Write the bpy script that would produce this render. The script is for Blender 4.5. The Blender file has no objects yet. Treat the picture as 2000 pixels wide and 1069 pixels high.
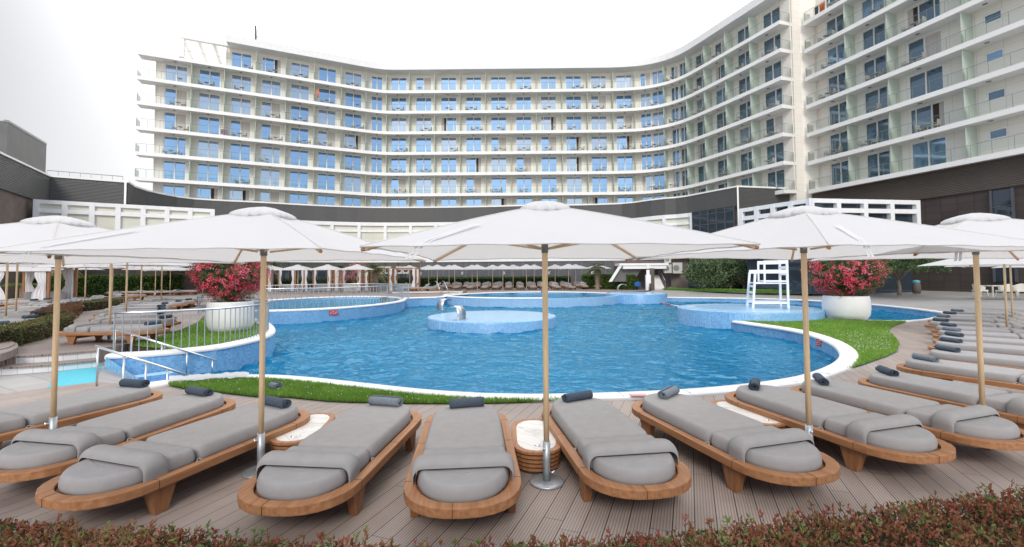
import bpy, math, random
from mathutils import Vector, Matrix
from mathutils.geometry import tessellate_polygon
random.seed(7)
rnd = random.random
uni = random.uniform
sc = bpy.context.scene
C = sc.collection
PI = math.pi
# ------------------------------------------------------------------ camera
F_PX, HZ, PITCH, ROLL, EYE = 900.0, 537.0, 0.038, 0.006, 2.0
CY = HZ - F_PX*math.tan(PITCH)
R0 = Vector((1, 0, 0)); U0 = Vector((0, -math.sin(PITCH), math.cos(PITCH))); FW = Vector((0, math.cos(PITCH), math.sin(PITCH)))
RV = R0*math.cos(ROLL) - U0*math.sin(ROLL); UV = U0*math.cos(ROLL) + R0*math.sin(ROLL)
cam = bpy.data.cameras.new('camera'); camo = bpy.data.objects.new('camera', cam); C.objects.link(camo)
M = Matrix.Identity(4)
for i in range(3):
    M[i][0], M[i][1], M[i][2] = RV[i], UV[i], -FW[i]
M[2][3] = EYE
camo.matrix_world = M
cam.sensor_width = 36; cam.lens = F_PX/2000*36; cam.shift_y = (CY-534.5)/2000; cam.clip_end = 2000; cam.clip_start = .05
sc.camera = camo
def ray(px, py): return FW + RV*((px-1000)/F_PX) + UV*((CY-py)/F_PX)
def G(px, py, z=0.0):
    d = ray(px, py); t = (z-EYE)/d.z
    return Vector((d.x*t, d.y*t, z))
def GY(px, py, y):
    d = ray(px, py); t = y/d.y
    return Vector((d.x*t, y, EYE+d.z*t))
# ------------------------------------------------------------------ materials
def newmat(name):
    m = bpy.data.materials.new(name); m.use_nodes = True
    nt = m.node_tree; b = nt.nodes['Principled BSDF']
    return m, nt, b
class NT:
    def __init__(s, nt): s.nt = nt
    def n(s, t, **k):
        o = s.nt.nodes.new(t)
        for a, v in k.items():
            if a == 'ins':
                for i, x in v.items(): o.inputs[i].default_value = x
            else: setattr(o, a, v)
        return o
    def l(s, a, b): s.nt.links.new(a, b)
    def math(s, op, a, b=None, c=None):
        o = s.n('ShaderNodeMath', operation=op)
        for i, x in enumerate((a, b, c)):
            if x is None: continue
            if isinstance(x, (int, float)): o.inputs[i].default_value = x
            else: s.l(x, o.inputs[i])
        return o.outputs[0]
    def mix(s, f, a, b, bt='MIX'):
        o = s.n('ShaderNodeMix', data_type='RGBA', blend_type=bt)
        for i, x in ((0, f), (6, a), (7, b)):
            if isinstance(x, (int, float)): o.inputs[i].default_value = x
            elif isinstance(x, tuple): o.inputs[i].default_value = (*x, 1) if len(x) == 3 else x
            else: s.l(x, o.inputs[i])
        return o.outputs[2]
    def ramp(s, f, pts):
        o = s.n('ShaderNodeValToRGB'); e = o.color_ramp.elements
        while len(e) < len(pts): e.new(.5)
        for k, (p, c) in enumerate(pts):
            e[k].position = p; e[k].color = (*c, 1) if isinstance(c, tuple) else (c, c, c, 1)
        s.l(f, o.inputs[0]); return o.outputs[0]
    def pos(s): return s.n('ShaderNodeNewGeometry').outputs['Position']
    def obj(s): return s.n('ShaderNodeTexCoord').outputs['Object']
    def mapping(s, v, sc=(1, 1, 1), rot=(0, 0, 0)):
        o = s.n('ShaderNodeMapping'); s.l(v, o.inputs[0]); o.inputs[3].default_value = sc; o.inputs[2].default_value = rot
        return o.outputs[0]
    def noise(s, v, scale, detail=3, rough=.5, dist=0):
        o = s.n('ShaderNodeTexNoise'); s.l(v, o.inputs['Vector'])
        o.inputs['Scale'].default_value = scale; o.inputs['Detail'].default_value = detail
        o.inputs['Roughness'].default_value = rough; o.inputs['Distortion'].default_value = dist
        return o.outputs[0]
    def bump(s, h, strength, dist, b):
        o = s.n('ShaderNodeBump'); o.inputs['Strength'].default_value = strength; o.inputs['Distance'].default_value = dist
        s.l(h, o.inputs['Height']); s.l(o.outputs[0], b.inputs['Normal']); return o
def mat(name, c1, c2=None, scale=4, rough=.7, bump=0, bd=.01, metal=0, spec=.5, stretch=None, world=False, detail=4, coat=0):
    m, nt, b = newmat(name); t = NT(nt)
    b.inputs['Roughness'].default_value = rough; b.inputs['Metallic'].default_value = metal
    b.inputs['Specular IOR Level'].default_value = spec; b.inputs['Coat Weight'].default_value = coat
    b.inputs['Base Color'].default_value = (*c1, 1)
    if c2:
        v = t.pos() if world else t.obj()
        if stretch: v = t.mapping(v, stretch)
        n = t.noise(v, scale, detail, .6)
        f = t.ramp(n, [(.3, 0.0), (.7, 1.0)])
        t.l(t.mix(f, c1, c2), b.inputs['Base Color'])
        if bump: t.bump(n, bump, bd, b)
    return m
def foliage(name, c1, c2, trans=.35, rough=.5):
    m, nt, b = newmat(name); t = NT(nt)
    n = t.noise(t.pos(), 2.2, 2); f = t.ramp(n, [(.35, 0.0), (.65, 1.0)])
    col = t.mix(f, c1, c2); t.l(col, b.inputs['Base Color']); b.inputs['Roughness'].default_value = rough
    b.inputs['Specular IOR Level'].default_value = .35
    tr = t.n('ShaderNodeBsdfTranslucent'); t.l(col, tr.inputs[0])
    mx = t.n('ShaderNodeMixShader'); mx.inputs[0].default_value = trans
    t.l(b.outputs[0], mx.inputs[1]); t.l(tr.outputs[0], mx.inputs[2]); t.l(mx.outputs[0], nt.nodes['Material Output'].inputs[0])
    return m
MT = {}
MT['cushion'] = mat('cushion_fabric', (.295, .287, .287), (.33, .32, .318), 9, .95, .35, .0015, spec=.12, detail=9)
MT['teak'] = mat('teak', (.27, .115, .05), (.41, .205, .095), 3.2, .5, .25, .002, stretch=(.7, 9, 9), spec=.35)
MT['teak_dark'] = mat('teak_leg', (.24, .105, .045), (.35, .165, .075), 3.5, .5, .2, .002, stretch=(6, 6, 1), spec=.35)
MT['pole'] = mat('pale_pole_wood', (.68, .48, .27), (.82, .62, .40), 3, .5, .1, .001, stretch=(14, 14, 1.2))
MT['towel'] = mat('dark_towel', (.055, .072, .098), (.10, .125, .16), 60, 1, .8, .004, spec=.1, detail=6)
MT['towel_light'] = mat('pale_towel', (.15, .175, .205), (.24, .27, .31), 60, 1, .8, .004, spec=.1, detail=6)
MT['steel'] = mat('brushed_steel', (.62, .63, .64), (.75, .76, .77), 40, .28, 0, metal=1)
MT['galv'] = mat('galvanised_steel', (.36, .39, .42), (.50, .53, .56), 20, .45, .1, .001, metal=.6)
MT['grey_metal'] = mat('grey_sleeve', (.20, .20, .20), (.25, .25, .25), 8, .4)
MT['white'] = mat('white_paint', (.78, .79, .80), (.86, .86, .87), 2, .5, .05, .002, world=True)
MT['white_chair'] = mat('white_gloss_paint', (.80, .82, .86), (.88, .90, .93), 3, .4)
MT['coping'] = mat('white_coping_stone', (.80, .80, .79), (.68, .67, .65), 1.3, .6, .15, .006, world=True, detail=8)
MT['planter'] = mat('planter_shell', (.74, .735, .73), (.80, .80, .79), 2.2, .6, .1, .003)
MT['slab'] = mat('balcony_slab_white', (.82, .805, .78), (.87, .86, .84), .6, .7, .1, .01, world=True, detail=7)
MT['soffit'] = MT['slab']
MT['frame'] = mat('window_frame', (.82, .82, .81), (.88, .88, .87), 1, .4, world=True)
MT['dark'] = mat('dark_room', (.035, .026, .024), (.075, .055, .05), 1.2, .8, world=True)
MT['curtain'] = mat('curtain', (.50, .45, .42), (.66, .62, .58), 2.5, .9, .4, .03, stretch=(9, 9, .1), world=True)
MT['cream'] = mat('cream_blind', (.62, .62, .53), (.70, .70, .60), .5, .8, .1, .01, stretch=(1, 1, 14), world=True)
MT['brown_stone'] = mat('brown_stone', (.085, .065, .056), (.16, .125, .11), .8, .6, .2, .02, world=True, detail=8)
MT['light_grey'] = mat('grey_panel', (.12, .118, .115), (.15, .147, .142), .7, .6, world=True)
MT['dark_panel'] = mat('charcoal_panel', (.075, .080, .092), (.10, .105, .12), .6, .4, world=True)
MT['soil'] = mat('soil', (.03, .022, .015), (.06, .045, .03), 12, 1, .5, .02)
MT['bark'] = mat('bark', (.11, .085, .06), (.24, .19, .14), 9, .9, .8, .03, stretch=(3, 3, 1))
MT['palm_bark'] = mat('palm_bark', (.16, .11, .08), (.42, .34, .27), 14, .9, .9, .05)
MT['red'] = mat('red_plate', (.55, .03, .035), (.62, .05, .05), 8, .45)
MT['red_faded'] = mat('faded_red_plate', (.62, .30, .30), (.72, .42, .40), 30, .6)
MT['blue_seat'] = mat('blue_fabric', (.02, .11, .32), (.03, .15, .4), 8, .8)
MT['wicker'] = mat('ivory_wicker', (.60, .58, .50), (.72, .70, .62), 40, .7, .5, .005)
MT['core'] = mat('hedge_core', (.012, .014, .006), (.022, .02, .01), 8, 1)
MT['stem'] = mat('green_stem', (.07, .09, .03), (.11, .10, .05), 6, .8)
MT['roof'] = mat('roof_membrane', (.30, .30, .31), (.36, .36, .36), .7, .8, world=True)
MT['ac'] = mat('beige_casing', (.50, .49, .46), (.56, .55, .52), 2, .5, world=True)
MT['shade'] = mat('drapery', (.66, .65, .66), (.76, .75, .76), 4, .9, .5, .03, stretch=(8, 8, .3))
MT['orange'] = mat('orange_cloth', (.75, .16, .05), (.85, .22, .07), 4, .9)
MT['mauve'] = mat('mauve_cloth', (.42, .25, .32), (.5, .32, .38), 4, .9)
MT['asphalt_roof'] = MT['roof']
# canopy fabric: lets a little light through
def canopy_mat():
    m, nt, b = newmat('canopy_fabric'); t = NT(nt)
    n = t.noise(t.mapping(t.obj(), (2.2, 2.2, 2.2)), 1.1, 5, .6)
    col = t.mix(n, (.63, .635, .65), (.69, .695, .705)); t.l(col, b.inputs['Base Color']); b.inputs['Roughness'].default_value = .9
    b.inputs['Specular IOR Level'].default_value = .1
    t.bump(n, .45, .02, b)
    tr = t.n('ShaderNodeBsdfTranslucent'); tr.inputs[0].default_value = (.88, .86, .84, 1)
    mx = t.n('ShaderNodeMixShader'); mx.inputs[0].default_value = .36
    t.l(b.outputs[0], mx.inputs[1]); t.l(tr.outputs[0], mx.inputs[2]); t.l(mx.outputs[0], nt.nodes['Material Output'].inputs[0])
    return m
MT['canopy'] = canopy_mat()
def wall_mat(name, c1, c2, pw, ph, line=.82):
    # stone cladding panels: thin joints on a world grid measured along the wall and up it
    m, nt, b = newmat(name); t = NT(nt)
    p = t.pos(); s = t.n('ShaderNodeSeparateXYZ'); t.l(p, s.inputs[0])
    u = t.math('ADD', s.outputs[0], t.math('MULTIPLY', s.outputs[1], 1.0))
    fu = t.math('FRACT', t.math('DIVIDE', u, pw)); fz = t.math('FRACT', t.math('DIVIDE', s.outputs[2], ph))
    g = t.math('MAXIMUM', t.math('LESS_THAN', fu, .025/pw), t.math('LESS_THAN', fz, .025/ph))
    iu = t.math('FLOOR', t.math('DIVIDE', u, pw)); iz = t.math('FLOOR', t.math('DIVIDE', s.outputs[2], ph))
    cb = t.n('ShaderNodeCombineXYZ'); t.l(iu, cb.inputs[0]); t.l(iz, cb.inputs[1])
    wn = t.n('ShaderNodeTexWhiteNoise', noise_dimensions='3D'); t.l(cb.outputs[0], wn.inputs[0])
    n = t.noise(p, .5, 7, .6)
    f = t.math('MULTIPLY', t.math('ADD', wn.outputs[0], n), .5)
    col = t.mix(f, c1, c2)
    col = t.mix(g, col, tuple(x*line for x in c1)); t.l(col, b.inputs['Base Color'])
    b.inputs['Roughness'].default_value = .75
    t.bump(t.math('SUBTRACT', 1.0, g), .3, .01, b)
    return m
MT['wall'] = wall_mat('travertine_cladding', (.80, .76, .69), (.86, .825, .76), 1.2, .8)
MT['brown_clad'] = wall_mat('brown_cladding', (.105, .08, .07), (.15, .12, .105), .9, .45, .75)
MT['dark_clad'] = wall_mat('dark_stone_cladding', (.045, .034, .030), (.085, .066, .058), .8, .6, .6)
def louvre_mat(name, c1, c2, pitch):
    m, nt, b = newmat(name); t = NT(nt)
    p = t.pos(); s = t.n('ShaderNodeSeparateXYZ'); t.l(p, s.inputs[0])
    h = t.math('ABSOLUTE', t.math('SUBTRACT', t.math('FRACT', t.math('DIVIDE', s.outputs[2], pitch)), .5))
    n = t.noise(t.mapping(p, (.5, .5, .1)), 1, 4)
    col = t.mix(n, c1, c2); gap = t.math('GREATER_THAN', h, .4)
    t.l(t.mix(gap, col, tuple(x*.35 for x in c1)), b.inputs['Base Color']); b.inputs['Roughness'].default_value = .55
    t.bump(h, .8, .06, b); return m
MT['louvre'] = louvre_mat('graphite_louvre', (.085, .085, .085), (.115, .113, .11), .14)
MT['louvre_b'] = louvre_mat('brown_grey_louvre', (.085, .066, .052), (.12, .095, .078), .14)
def glass_mat(name, tint, refl, fac):
    m, nt, b = newmat(name); t = NT(nt); nt.nodes.remove(b)
    tr = t.n('ShaderNodeBsdfTransparent'); tr.inputs[0].default_value = (*tint, 1)
    gl = t.n('ShaderNodeBsdfGlossy'); gl.inputs['Color'].default_value = (*refl, 1); gl.inputs['Roughness'].default_value = .03
    fr = t.n('ShaderNodeFresnel'); fr.inputs[0].default_value = 1.5
    f = t.math('ADD', t.math('MULTIPLY', fr.outputs[0], .8), fac)
    mx = t.n('ShaderNodeMixShader'); t.l(f, mx.inputs[0]); t.l(tr.outputs[0], mx.inputs[1]); t.l(gl.outputs[0], mx.inputs[2])
    t.l(mx.outputs[0], nt.nodes['Material Output'].inputs[0]); return m
MT['rail_glass'] = glass_mat('balustrade_glass', (.94, .97, .95), (.62, .68, .65), .0)
def window_mat(name, c, metal, rough=.04):
    m, nt, b = newmat(name); t = NT(nt)
    n = t.noise(t.mapping(t.pos(), (.35, .35, .2)), 1.2, 2)
    t.l(t.mix(n, tuple(x*.85 for x in c), c), b.inputs['Base Color'])
    b.inputs['Metallic'].default_value = metal; b.inputs['Roughness'].default_value = rough; b.inputs['IOR'].default_value = 1.6
    t.bump(n, .12, .02, b); return m
MT['window'] = window_mat('coated_window_glass', (.27, .42, .61), .82)
MT['window_p'] = window_mat('pale_window_glass', (.40, .49, .60), .70, .08)
MT['window_b'] = window_mat('dim_reflection_glass', (.17, .25, .33), .74)  # darker colour stands in for the dim reflections in the right wing windows
MT['steel_b'] = mat('satin_steel', (.42, .45, .48), (.55, .58, .61), 6, .42, metal=.9)
MT['glaze'] = window_mat('dark_glazing', (.05, .07, .095), .35)
def frost_mat():
    m, nt, b = newmat('frosted_green_glass'); t = NT(nt); b.inputs['Base Color'].default_value = (.72, .78, .72, 1); b.inputs['Roughness'].default_value = .3
    tr = t.n('ShaderNodeBsdfTranslucent'); tr.inputs[0].default_value = (.80, .88, .82, 1); mx = t.n('ShaderNodeMixShader'); mx.inputs[0].default_value = .5
    t.l(b.outputs[0], mx.inputs[1]); t.l(tr.outputs[0], mx.inputs[2]); t.l(mx.outputs[0], nt.nodes['Material Output'].inputs[0]); return m
MT['frost'] = frost_mat()
MT['patio'] = mat('patio_furniture', (.42, .41, .38), (.5, .48, .45), 3, .6)
def rgb255(r, g, b): return tuple(((x/255+.055)/1.055)**2.4 if x > 10 else x/255/12.92 for x in (r, g, b))
# decking
def deck_mat(name, ang, c1, c2, bw=.165):
    m, nt, b = newmat(name); t = NT(nt)
    v = t.mapping(t.pos(), (1, 1, 1), (0, 0, ang)); s = t.n('ShaderNodeSeparateXYZ'); t.l(v, s.inputs[0])
    u = t.math('DIVIDE', s.outputs[0], bw); iu = t.math('FLOOR', u); fu = t.math('FRACT', u)
    wn = t.n('ShaderNodeTexWhiteNoise', noise_dimensions='1D'); t.l(iu, wn.inputs['W'])
    w = t.math('ADD', t.math('DIVIDE', s.outputs[1], 2.6), t.math('MULTIPLY', wn.outputs[0], 7.0)); iw = t.math('FLOOR', w); fw = t.math('FRACT', w)
    cb = t.n('ShaderNodeCombineXYZ'); t.l(iu, cb.inputs[0]); t.l(iw, cb.inputs[1])
    w2 = t.n('ShaderNodeTexWhiteNoise', noise_dimensions='2D'); t.l(cb.outputs[0], w2.inputs[0])
    gap = t.math('MAXIMUM', t.math('LESS_THAN', fu, .045), t.math('LESS_THAN', fw, .0018))
    gr = t.math('SINE', t.math('MULTIPLY', u, PI*2*7)); g2 = t.math('GREATER_THAN', gr, .35)
    n = t.noise(t.mapping(v, (9, .9, 1)), 1.6, 6, .65); stain = t.noise(t.pos(), .9, 5, .6)
    f = t.math('MULTIPLY_ADD', w2.outputs[0], .45, t.math('MULTIPLY', n, .55))
    col = t.mix(f, c1, c2)
    col = t.mix(t.ramp(stain, [(.42, 0.0), (.68, .45)]), col, tuple(x*.78 for x in c1))
    col = t.mix(t.math('MULTIPLY', g2, .5), col, tuple(x*.35 for x in c1))
    col = t.mix(gap, col, (.02, .016, .014)); t.l(col, b.inputs['Base Color'])
    b.inputs['Roughness'].default_value = .62
    h = t.math('ADD', t.math('MULTIPLY', gr, .25), t.math('MULTIPLY', gap, -1.0)); t.bump(h, .5, .003, b)
    return m
MT['deck'] = deck_mat('ribbed_decking', math.radians(21), (.285, .228, .198), (.43, .36, .318))
MT['deck_b'] = deck_mat('ribbed_decking_side', math.radians(62), (.24, .19, .165), (.32, .265, .235))
MT['deck_c'] = deck_mat('ribbed_decking_terrace', math.radians(84), (.26, .205, .18), (.34, .28, .25))
def paving_mat():
    m, nt, b = newmat('stone_paving'); t = NT(nt)
    v = t.mapping(t.pos(), (1, 1, 1), (0, 0, .5)); br = t.n('ShaderNodeTexBrick'); t.l(v, br.inputs[0])
    br.inputs['Scale'].default_value = 1.0; br.inputs['Mortar Size'].default_value = .012; br.inputs['Brick Width'].default_value = 1.2; br.inputs['Row Height'].default_value = .6
    br.inputs['Color1'].default_value = (.33, .32, .31, 1); br.inputs['Color2'].default_value = (.40, .39, .375, 1); br.inputs['Mortar'].default_value = (.22, .21, .2, 1)
    n = t.noise(t.pos(), .8, 7, .65)
    t.l(t.mix(t.ramp(n, [(.35, 0.0), (.7, .5)]), br.outputs[0], (.27, .255, .24)), b.inputs['Base Color']); b.inputs['Roughness'].default_value = .55
    t.bump(br.outputs[1], -.3, .004, b); return m
MT['paving'] = paving_mat()
def mosaic(name, c1, c2, cell, grout, gw=.08, rough=.25):
    m, nt, b = newmat(name); t = NT(nt)
    p = t.pos(); v = t.n('ShaderNodeVectorMath', operation='SCALE'); t.l(p, v.inputs[0]); v.inputs[3].default_value = 1/cell
    fl = t.n('ShaderNodeVectorMath', operation='FLOOR'); t.l(v.outputs[0], fl.inputs[0])
    wn = t.n('ShaderNodeTexWhiteNoise', noise_dimensions='3D'); t.l(fl.outputs[0], wn.inputs[0])
    n = t.noise(p, 1.3, 4)
    f = t.math('ADD', t.math('MULTIPLY', wn.outputs[0], .75), t.math('MULTIPLY', n, .25))
    s = t.n('ShaderNodeSeparateXYZ'); t.l(v.outputs[0], s.inputs[0])
    g = t.math('MAXIMUM', t.math('LESS_THAN', t.math('FRACT', s.outputs[2]), gw), t.math('LESS_THAN', t.math('FRACT', t.math('ADD', s.outputs[0], s.outputs[1])), gw))
    col = t.mix(g, t.mix(f, c1, c2), grout); t.l(col, b.inputs['Base Color']); b.inputs['Roughness'].default_value = rough
    return m
MT['tile'] = mosaic('blue_mosaic', (.09, .28, .56), (.24, .49, .74), .05, (.34, .52, .66))
MT['tile_top'] = mosaic('pale_blue_mosaic', (.20, .41, .66), (.34, .56, .77), .06, (.44, .60, .74))
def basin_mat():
    # blue mosaic floor; the pale network is caustic light painted into its colour
    m, nt, b = newmat('basin_painted_caustics'); t = NT(nt); p = t.pos()
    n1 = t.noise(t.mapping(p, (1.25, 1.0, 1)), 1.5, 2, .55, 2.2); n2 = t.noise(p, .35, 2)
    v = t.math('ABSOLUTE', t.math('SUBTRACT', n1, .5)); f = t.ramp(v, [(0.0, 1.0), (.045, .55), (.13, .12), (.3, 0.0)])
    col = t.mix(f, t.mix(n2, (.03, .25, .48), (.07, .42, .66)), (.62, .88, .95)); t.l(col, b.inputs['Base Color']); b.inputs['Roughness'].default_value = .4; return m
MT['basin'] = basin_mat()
MT['white_tile'] = mosaic('white_riser_tile', (.68, .69, .70), (.76, .76, .77), .32, (.35, .36, .37), .03, .3)
MT['mat_blue'] = mat('turquoise_mat', (.07, .40, .50), (.10, .47, .56), 14, .8, .4, .01, world=True)
def water_mat(name, tint, deep=1.0, wav=1.0):
    m, nt, b = newmat(name); t = NT(nt); nt.nodes.remove(b)
    p = t.pos()
    w = t.mapping(p, (.8, 1.15, 1))
    n1 = t.noise(w, .9*wav, 1, .4, .9)
    n2 = t.noise(w, 2.9*wav, .5, .5, 1.2)
    n3 = t.noise(p, .16, 2, .5)
    amp = t.ramp(n3, [(.3, .6), (.65, 1.0)])
    h = t.math('MULTIPLY', t.math('ADD', n1, t.math('MULTIPLY', n2, .75)), amp)
    bp = t.n('ShaderNodeBump'); bp.inputs['Strength'].default_value = 1.0; bp.inputs['Distance'].default_value = .34*deep; t.l(h, bp.inputs['Height'])
    tr = t.n('ShaderNodeBsdfTransparent'); tr.inputs[0].default_value = (*tint, 1)
    gl = t.n('ShaderNodeBsdfGlossy'); gl.inputs['Roughness'].default_value = .015; gl.inputs['Color'].default_value = (.62, .93, 1, 1); t.l(bp.outputs[0], gl.inputs['Normal'])
    # body colour scattered back by the water itself
    df = t.n('ShaderNodeBsdfDiffuse')
    t.l(t.mix(n3, (.0, .175, .39), (.001, .30, .56)), df.inputs[0])
    rf = t.n('ShaderNodeBsdfRefraction'); rf.inputs['Color'].default_value = (*tint, 1); rf.inputs['Roughness'].default_value = 0; rf.inputs['IOR'].default_value = 1.33
    m0 = t.n('ShaderNodeMixShader'); m0.inputs[0].default_value = .55; t.l(tr.outputs[0], m0.inputs[1]); t.l(rf.outputs[0], m0.inputs[2])
    mb = t.n('ShaderNodeMixShader'); mb.inputs[0].default_value = .45; t.l(m0.outputs[0], mb.inputs[1]); t.l(df.outputs[0], mb.inputs[2])
    fr = t.n('ShaderNodeFresnel'); fr.inputs[0].default_value = 1.33; t.l(bp.outputs[0], fr.inputs[1])
    mx = t.n('ShaderNodeMixShader'); t.l(fr.outputs[0], mx.inputs[0]); t.l(mb.outputs[0], mx.inputs[1]); t.l(gl.outputs[0], mx.inputs[2])
    t.l(mx.outputs[0], nt.nodes['Material Output'].inputs[0]); return m
MT['water'] = water_mat('pool_water', (.10, .60, .90), .11, 2.6)
MT['calm'] = water_mat('calm_water', (.55, .82, .94), .25)
def marble_mat():
    m, nt, b = newmat('marble_top'); t = NT(nt)
    n = t.noise(t.obj(), 1.3, 4, .5, 1.2); v = t.math('ABSOLUTE', t.math('SUBTRACT', n, .5))
    f = t.ramp(v, [(0.0, 1.0), (.02, 0.0)])
    n2 = t.noise(t.obj(), 1.4, 3)
    col = t.mix(t.ramp(n2, [(.45, 0.0), (.75, .6)]), (.78, .77, .74), (.60, .52, .44))
    t.l(t.mix(t.math('MULTIPLY', f, .4), col, (.33, .31, .30)), b.inputs['Base Color']); b.inputs['Roughness'].default_value = .18; return m
MT['marble'] = marble_mat()
def grass_mat():
    m, nt, b = newmat('lawn_soil'); t = NT(nt)
    n = t.noise(t.pos(), 14, 6, .7); t.l(t.mix(n, (.045, .10, .018), (.10, .20, .035)), b.inputs['Base Color']); b.inputs['Roughness'].default_value = .95; t.bump(n, 1, .03, b); return m
MT['lawn'] = grass_mat()
MT['blade1'] = foliage('grass_blade', (.20, .37, .05), (.28, .45, .08))
MT['blade2'] = foliage('grass_blade_dark', (.13, .27, .04), (.18, .34, .055))
MT['clover'] = foliage('clover_flower', (.7, .7, .6), (.8, .8, .72))
MT['leafg1'] = foliage('leaf_green', (.07, .15, .035), (.11, .21, .045))
MT['leafg2'] = foliage('leaf_green_light', (.12, .22, .035), (.17, .28, .05))
MT['leafg3'] = foliage('leaf_green_dark', (.022, .05, .015), (.04, .08, .022))
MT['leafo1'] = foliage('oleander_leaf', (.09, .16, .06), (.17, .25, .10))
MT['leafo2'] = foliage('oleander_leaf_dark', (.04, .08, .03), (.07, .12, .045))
MT['petal1'] = foliage('red_petal', (.80, .07, .13), (.90, .13, .20))
MT['petal2'] = foliage('pink_petal', (.88, .20, .28), (.92, .32, .40))
MT['oli1'] = foliage('olive_leaf', (.22, .31, .15), (.32, .41, .22))
MT['oli2'] = foliage('olive_leaf_dark', (.08, .13, .07), (.12, .18, .095))
MT['red1'] = foliage('reddish_leaf', (.23, .06, .035), (.33, .12, .07))
MT['red2'] = foliage('bronze_leaf', (.19, .095, .04), (.27, .15, .065))
MT['red3'] = foliage('young_green_leaf', (.12, .17, .05), (.20, .25, .08))
MT['red4'] = foliage('deep_bronze_leaf', (.09, .045, .025), (.13, .08, .035))
MT['dry'] = foliage('dry_frond', (.28, .22, .09), (.34, .27, .12))
MT['frond'] = foliage('palm_frond', (.10, .15, .045), (.17, .20, .07))
# ------------------------------------------------------------------ mesh helpers
class MB:
    def __init__(s): s.v = []; s.f = []; s.mi = []; s.sm = []
    def add(s, vs, fs, mi=0, sm=False):
        o = len(s.v); s.v += [tuple(v) for v in vs]; s.f += [tuple(i+o for i in f) for f in fs]; s.mi += [mi]*len(fs); s.sm += [sm]*len(fs); return s
    def box(s, c, d, rz=0, mi=0):
        x, y, z = d[0]/2, d[1]/2, d[2]/2; cs, sn = math.cos(rz), math.sin(rz)
        vs = []
        for a, b_, e in ((-1,-1,-1),(1,-1,-1),(1,1,-1),(-1,1,-1),(-1,-1,1),(1,-1,1),(1,1,1),(-1,1,1)):
            X, Y = a*x, b_*y; vs.append((c[0]+X*cs-Y*sn, c[1]+X*sn+Y*cs, c[2]+e*z))
        return s.add(vs, [(0,3,2,1),(4,5,6,7),(0,1,5,4),(1,2,6,5),(2,3,7,6),(3,0,4,7)], mi)
    def quad(s, a, b, c, d, mi=0): return s.add([a, b, c, d], [(0,1,2,3)], mi)
    def tube(s, pts, r, n=8, mi=0, cap=True, sm=True):
        pts = [Vector(p) for p in pts]; rs = r if isinstance(r, (list, tuple)) else [r]*len(pts)
        vs = []; fs = []; prev = None
        for i, p in enumerate(pts):
            t = (pts[min(i+1, len(pts)-1)]-pts[max(i-1, 0)]).normalized()
            if prev is None: a = Vector((0, 0, 1)) if abs(t.z) < .9 else Vector((1, 0, 0)); u = t.cross(a).normalized()
            else: u = (prev - t*prev.dot(t)).normalized()
            prev = u; w = t.cross(u)
            for k in range(n):
                an = 2*PI*k/n; vs.append(p+(u*math.cos(an)+w*math.sin(an))*rs[i])
        for i in range(len(pts)-1):
            for k in range(n):
                k2 = (k+1) % n; fs.append((i*n+k, i*n+k2, (i+1)*n+k2, (i+1)*n+k))
        s.add(vs, fs, mi, sm)
        if cap:
            o = len(s.v)-len(vs)
            s.f.append(tuple(o+k for k in reversed(range(n)))); s.f.append(tuple(o+(len(pts)-1)*n+k for k in range(n))); s.mi += [mi]*2; s.sm += [False]*2
        return s
    def lathe(s, prof, n=24, c=(0, 0, 0), mi=0, sm=True, sx=1, sy=1):
        vs = []; fs = []
        for r, z in prof:
            for k in range(n):
                a = 2*PI*k/n; vs.append((c[0]+r*sx*math.cos(a), c[1]+r*sy*math.sin(a), c[2]+z))
        for i in range(len(prof)-1):
            for k in range(n):
                k2 = (k+1) % n; fs.append((i*n+k, i*n+k2, (i+1)*n+k2, (i+1)*n+k))
        return s.add(vs, fs, mi, sm)
    def prism(s, out, z0, z1, mi=0):
        n = len(out); vs = [(p[0], p[1], z0) for p in out]+[(p[0], p[1], z1) for p in out]
        ar = sum(out[i][0]*out[(i+1) % n][1]-out[(i+1) % n][0]*out[i][1] for i in range(n))
        fs = [(i, (i+1) % n, n+(i+1) % n, n+i) for i in range(n)]
        if ar < 0: fs = [tuple(reversed(f)) for f in fs]
        s.add(vs, fs, mi)
        top = [Vector((p[0], p[1], 0)) for p in out]
        for tri in tessellate_polygon([top]):
            a, b, c = (top[i] for i in tri); up = (b-a).cross(c-a).z > 0
            t = tri if up else tuple(reversed(tri))
            o = len(s.v)-2*n
            s.f.append(tuple(o+n+i for i in t)); s.f.append(tuple(o+i for i in reversed(t))); s.mi += [mi]*2; s.sm += [False]*2
        return s
    def mesh(s, name, mats):
        me = bpy.data.meshes.new(name); me.from_pydata(s.v, [], s.f)
        for m in (mats if isinstance(mats, (list, tuple)) else [mats]): me.materials.append(MT[m] if isinstance(m, str) else m)
        me.polygons.foreach_set('material_index', s.mi); me.polygons.foreach_set('use_smooth', s.sm); me.update(); return me
def link(name, me, parent=None, loc=None, rz=None, kind=None):
    o = bpy.data.objects.new(name, me); C.objects.link(o)
    if loc is not None: o.location = loc
    if rz is not None: o.rotation_euler = (0, 0, rz)
    if parent is not None: o.parent = parent
    if kind: o['kind'] = kind
    return o
def tag(o, label=None, cat=None, group=None, kind=None):
    for k, v in (('label', label), ('category', cat), ('group', group), ('kind', kind)):
        if v: o[k] = v
    return o
def thing(name, label, cat, loc=(0, 0, 0), rz=0, group=None):
    o = bpy.data.objects.new(name, None); C.objects.link(o); o.location = loc; o.rotation_euler = (0, 0, rz); o.empty_display_size = .2
    return tag(o, label, cat, group)
def part(name, mb, mats, parent, origin=None):
    """mesh built in world coordinates when origin is given (parent unrotated)"""
    if origin is not None: ox, oy, oz = origin; mb.v = [(a-ox, b-oy, c-oz) for a, b, c in mb.v]
    return link(name, mb.mesh(name, mats), parent)
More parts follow.
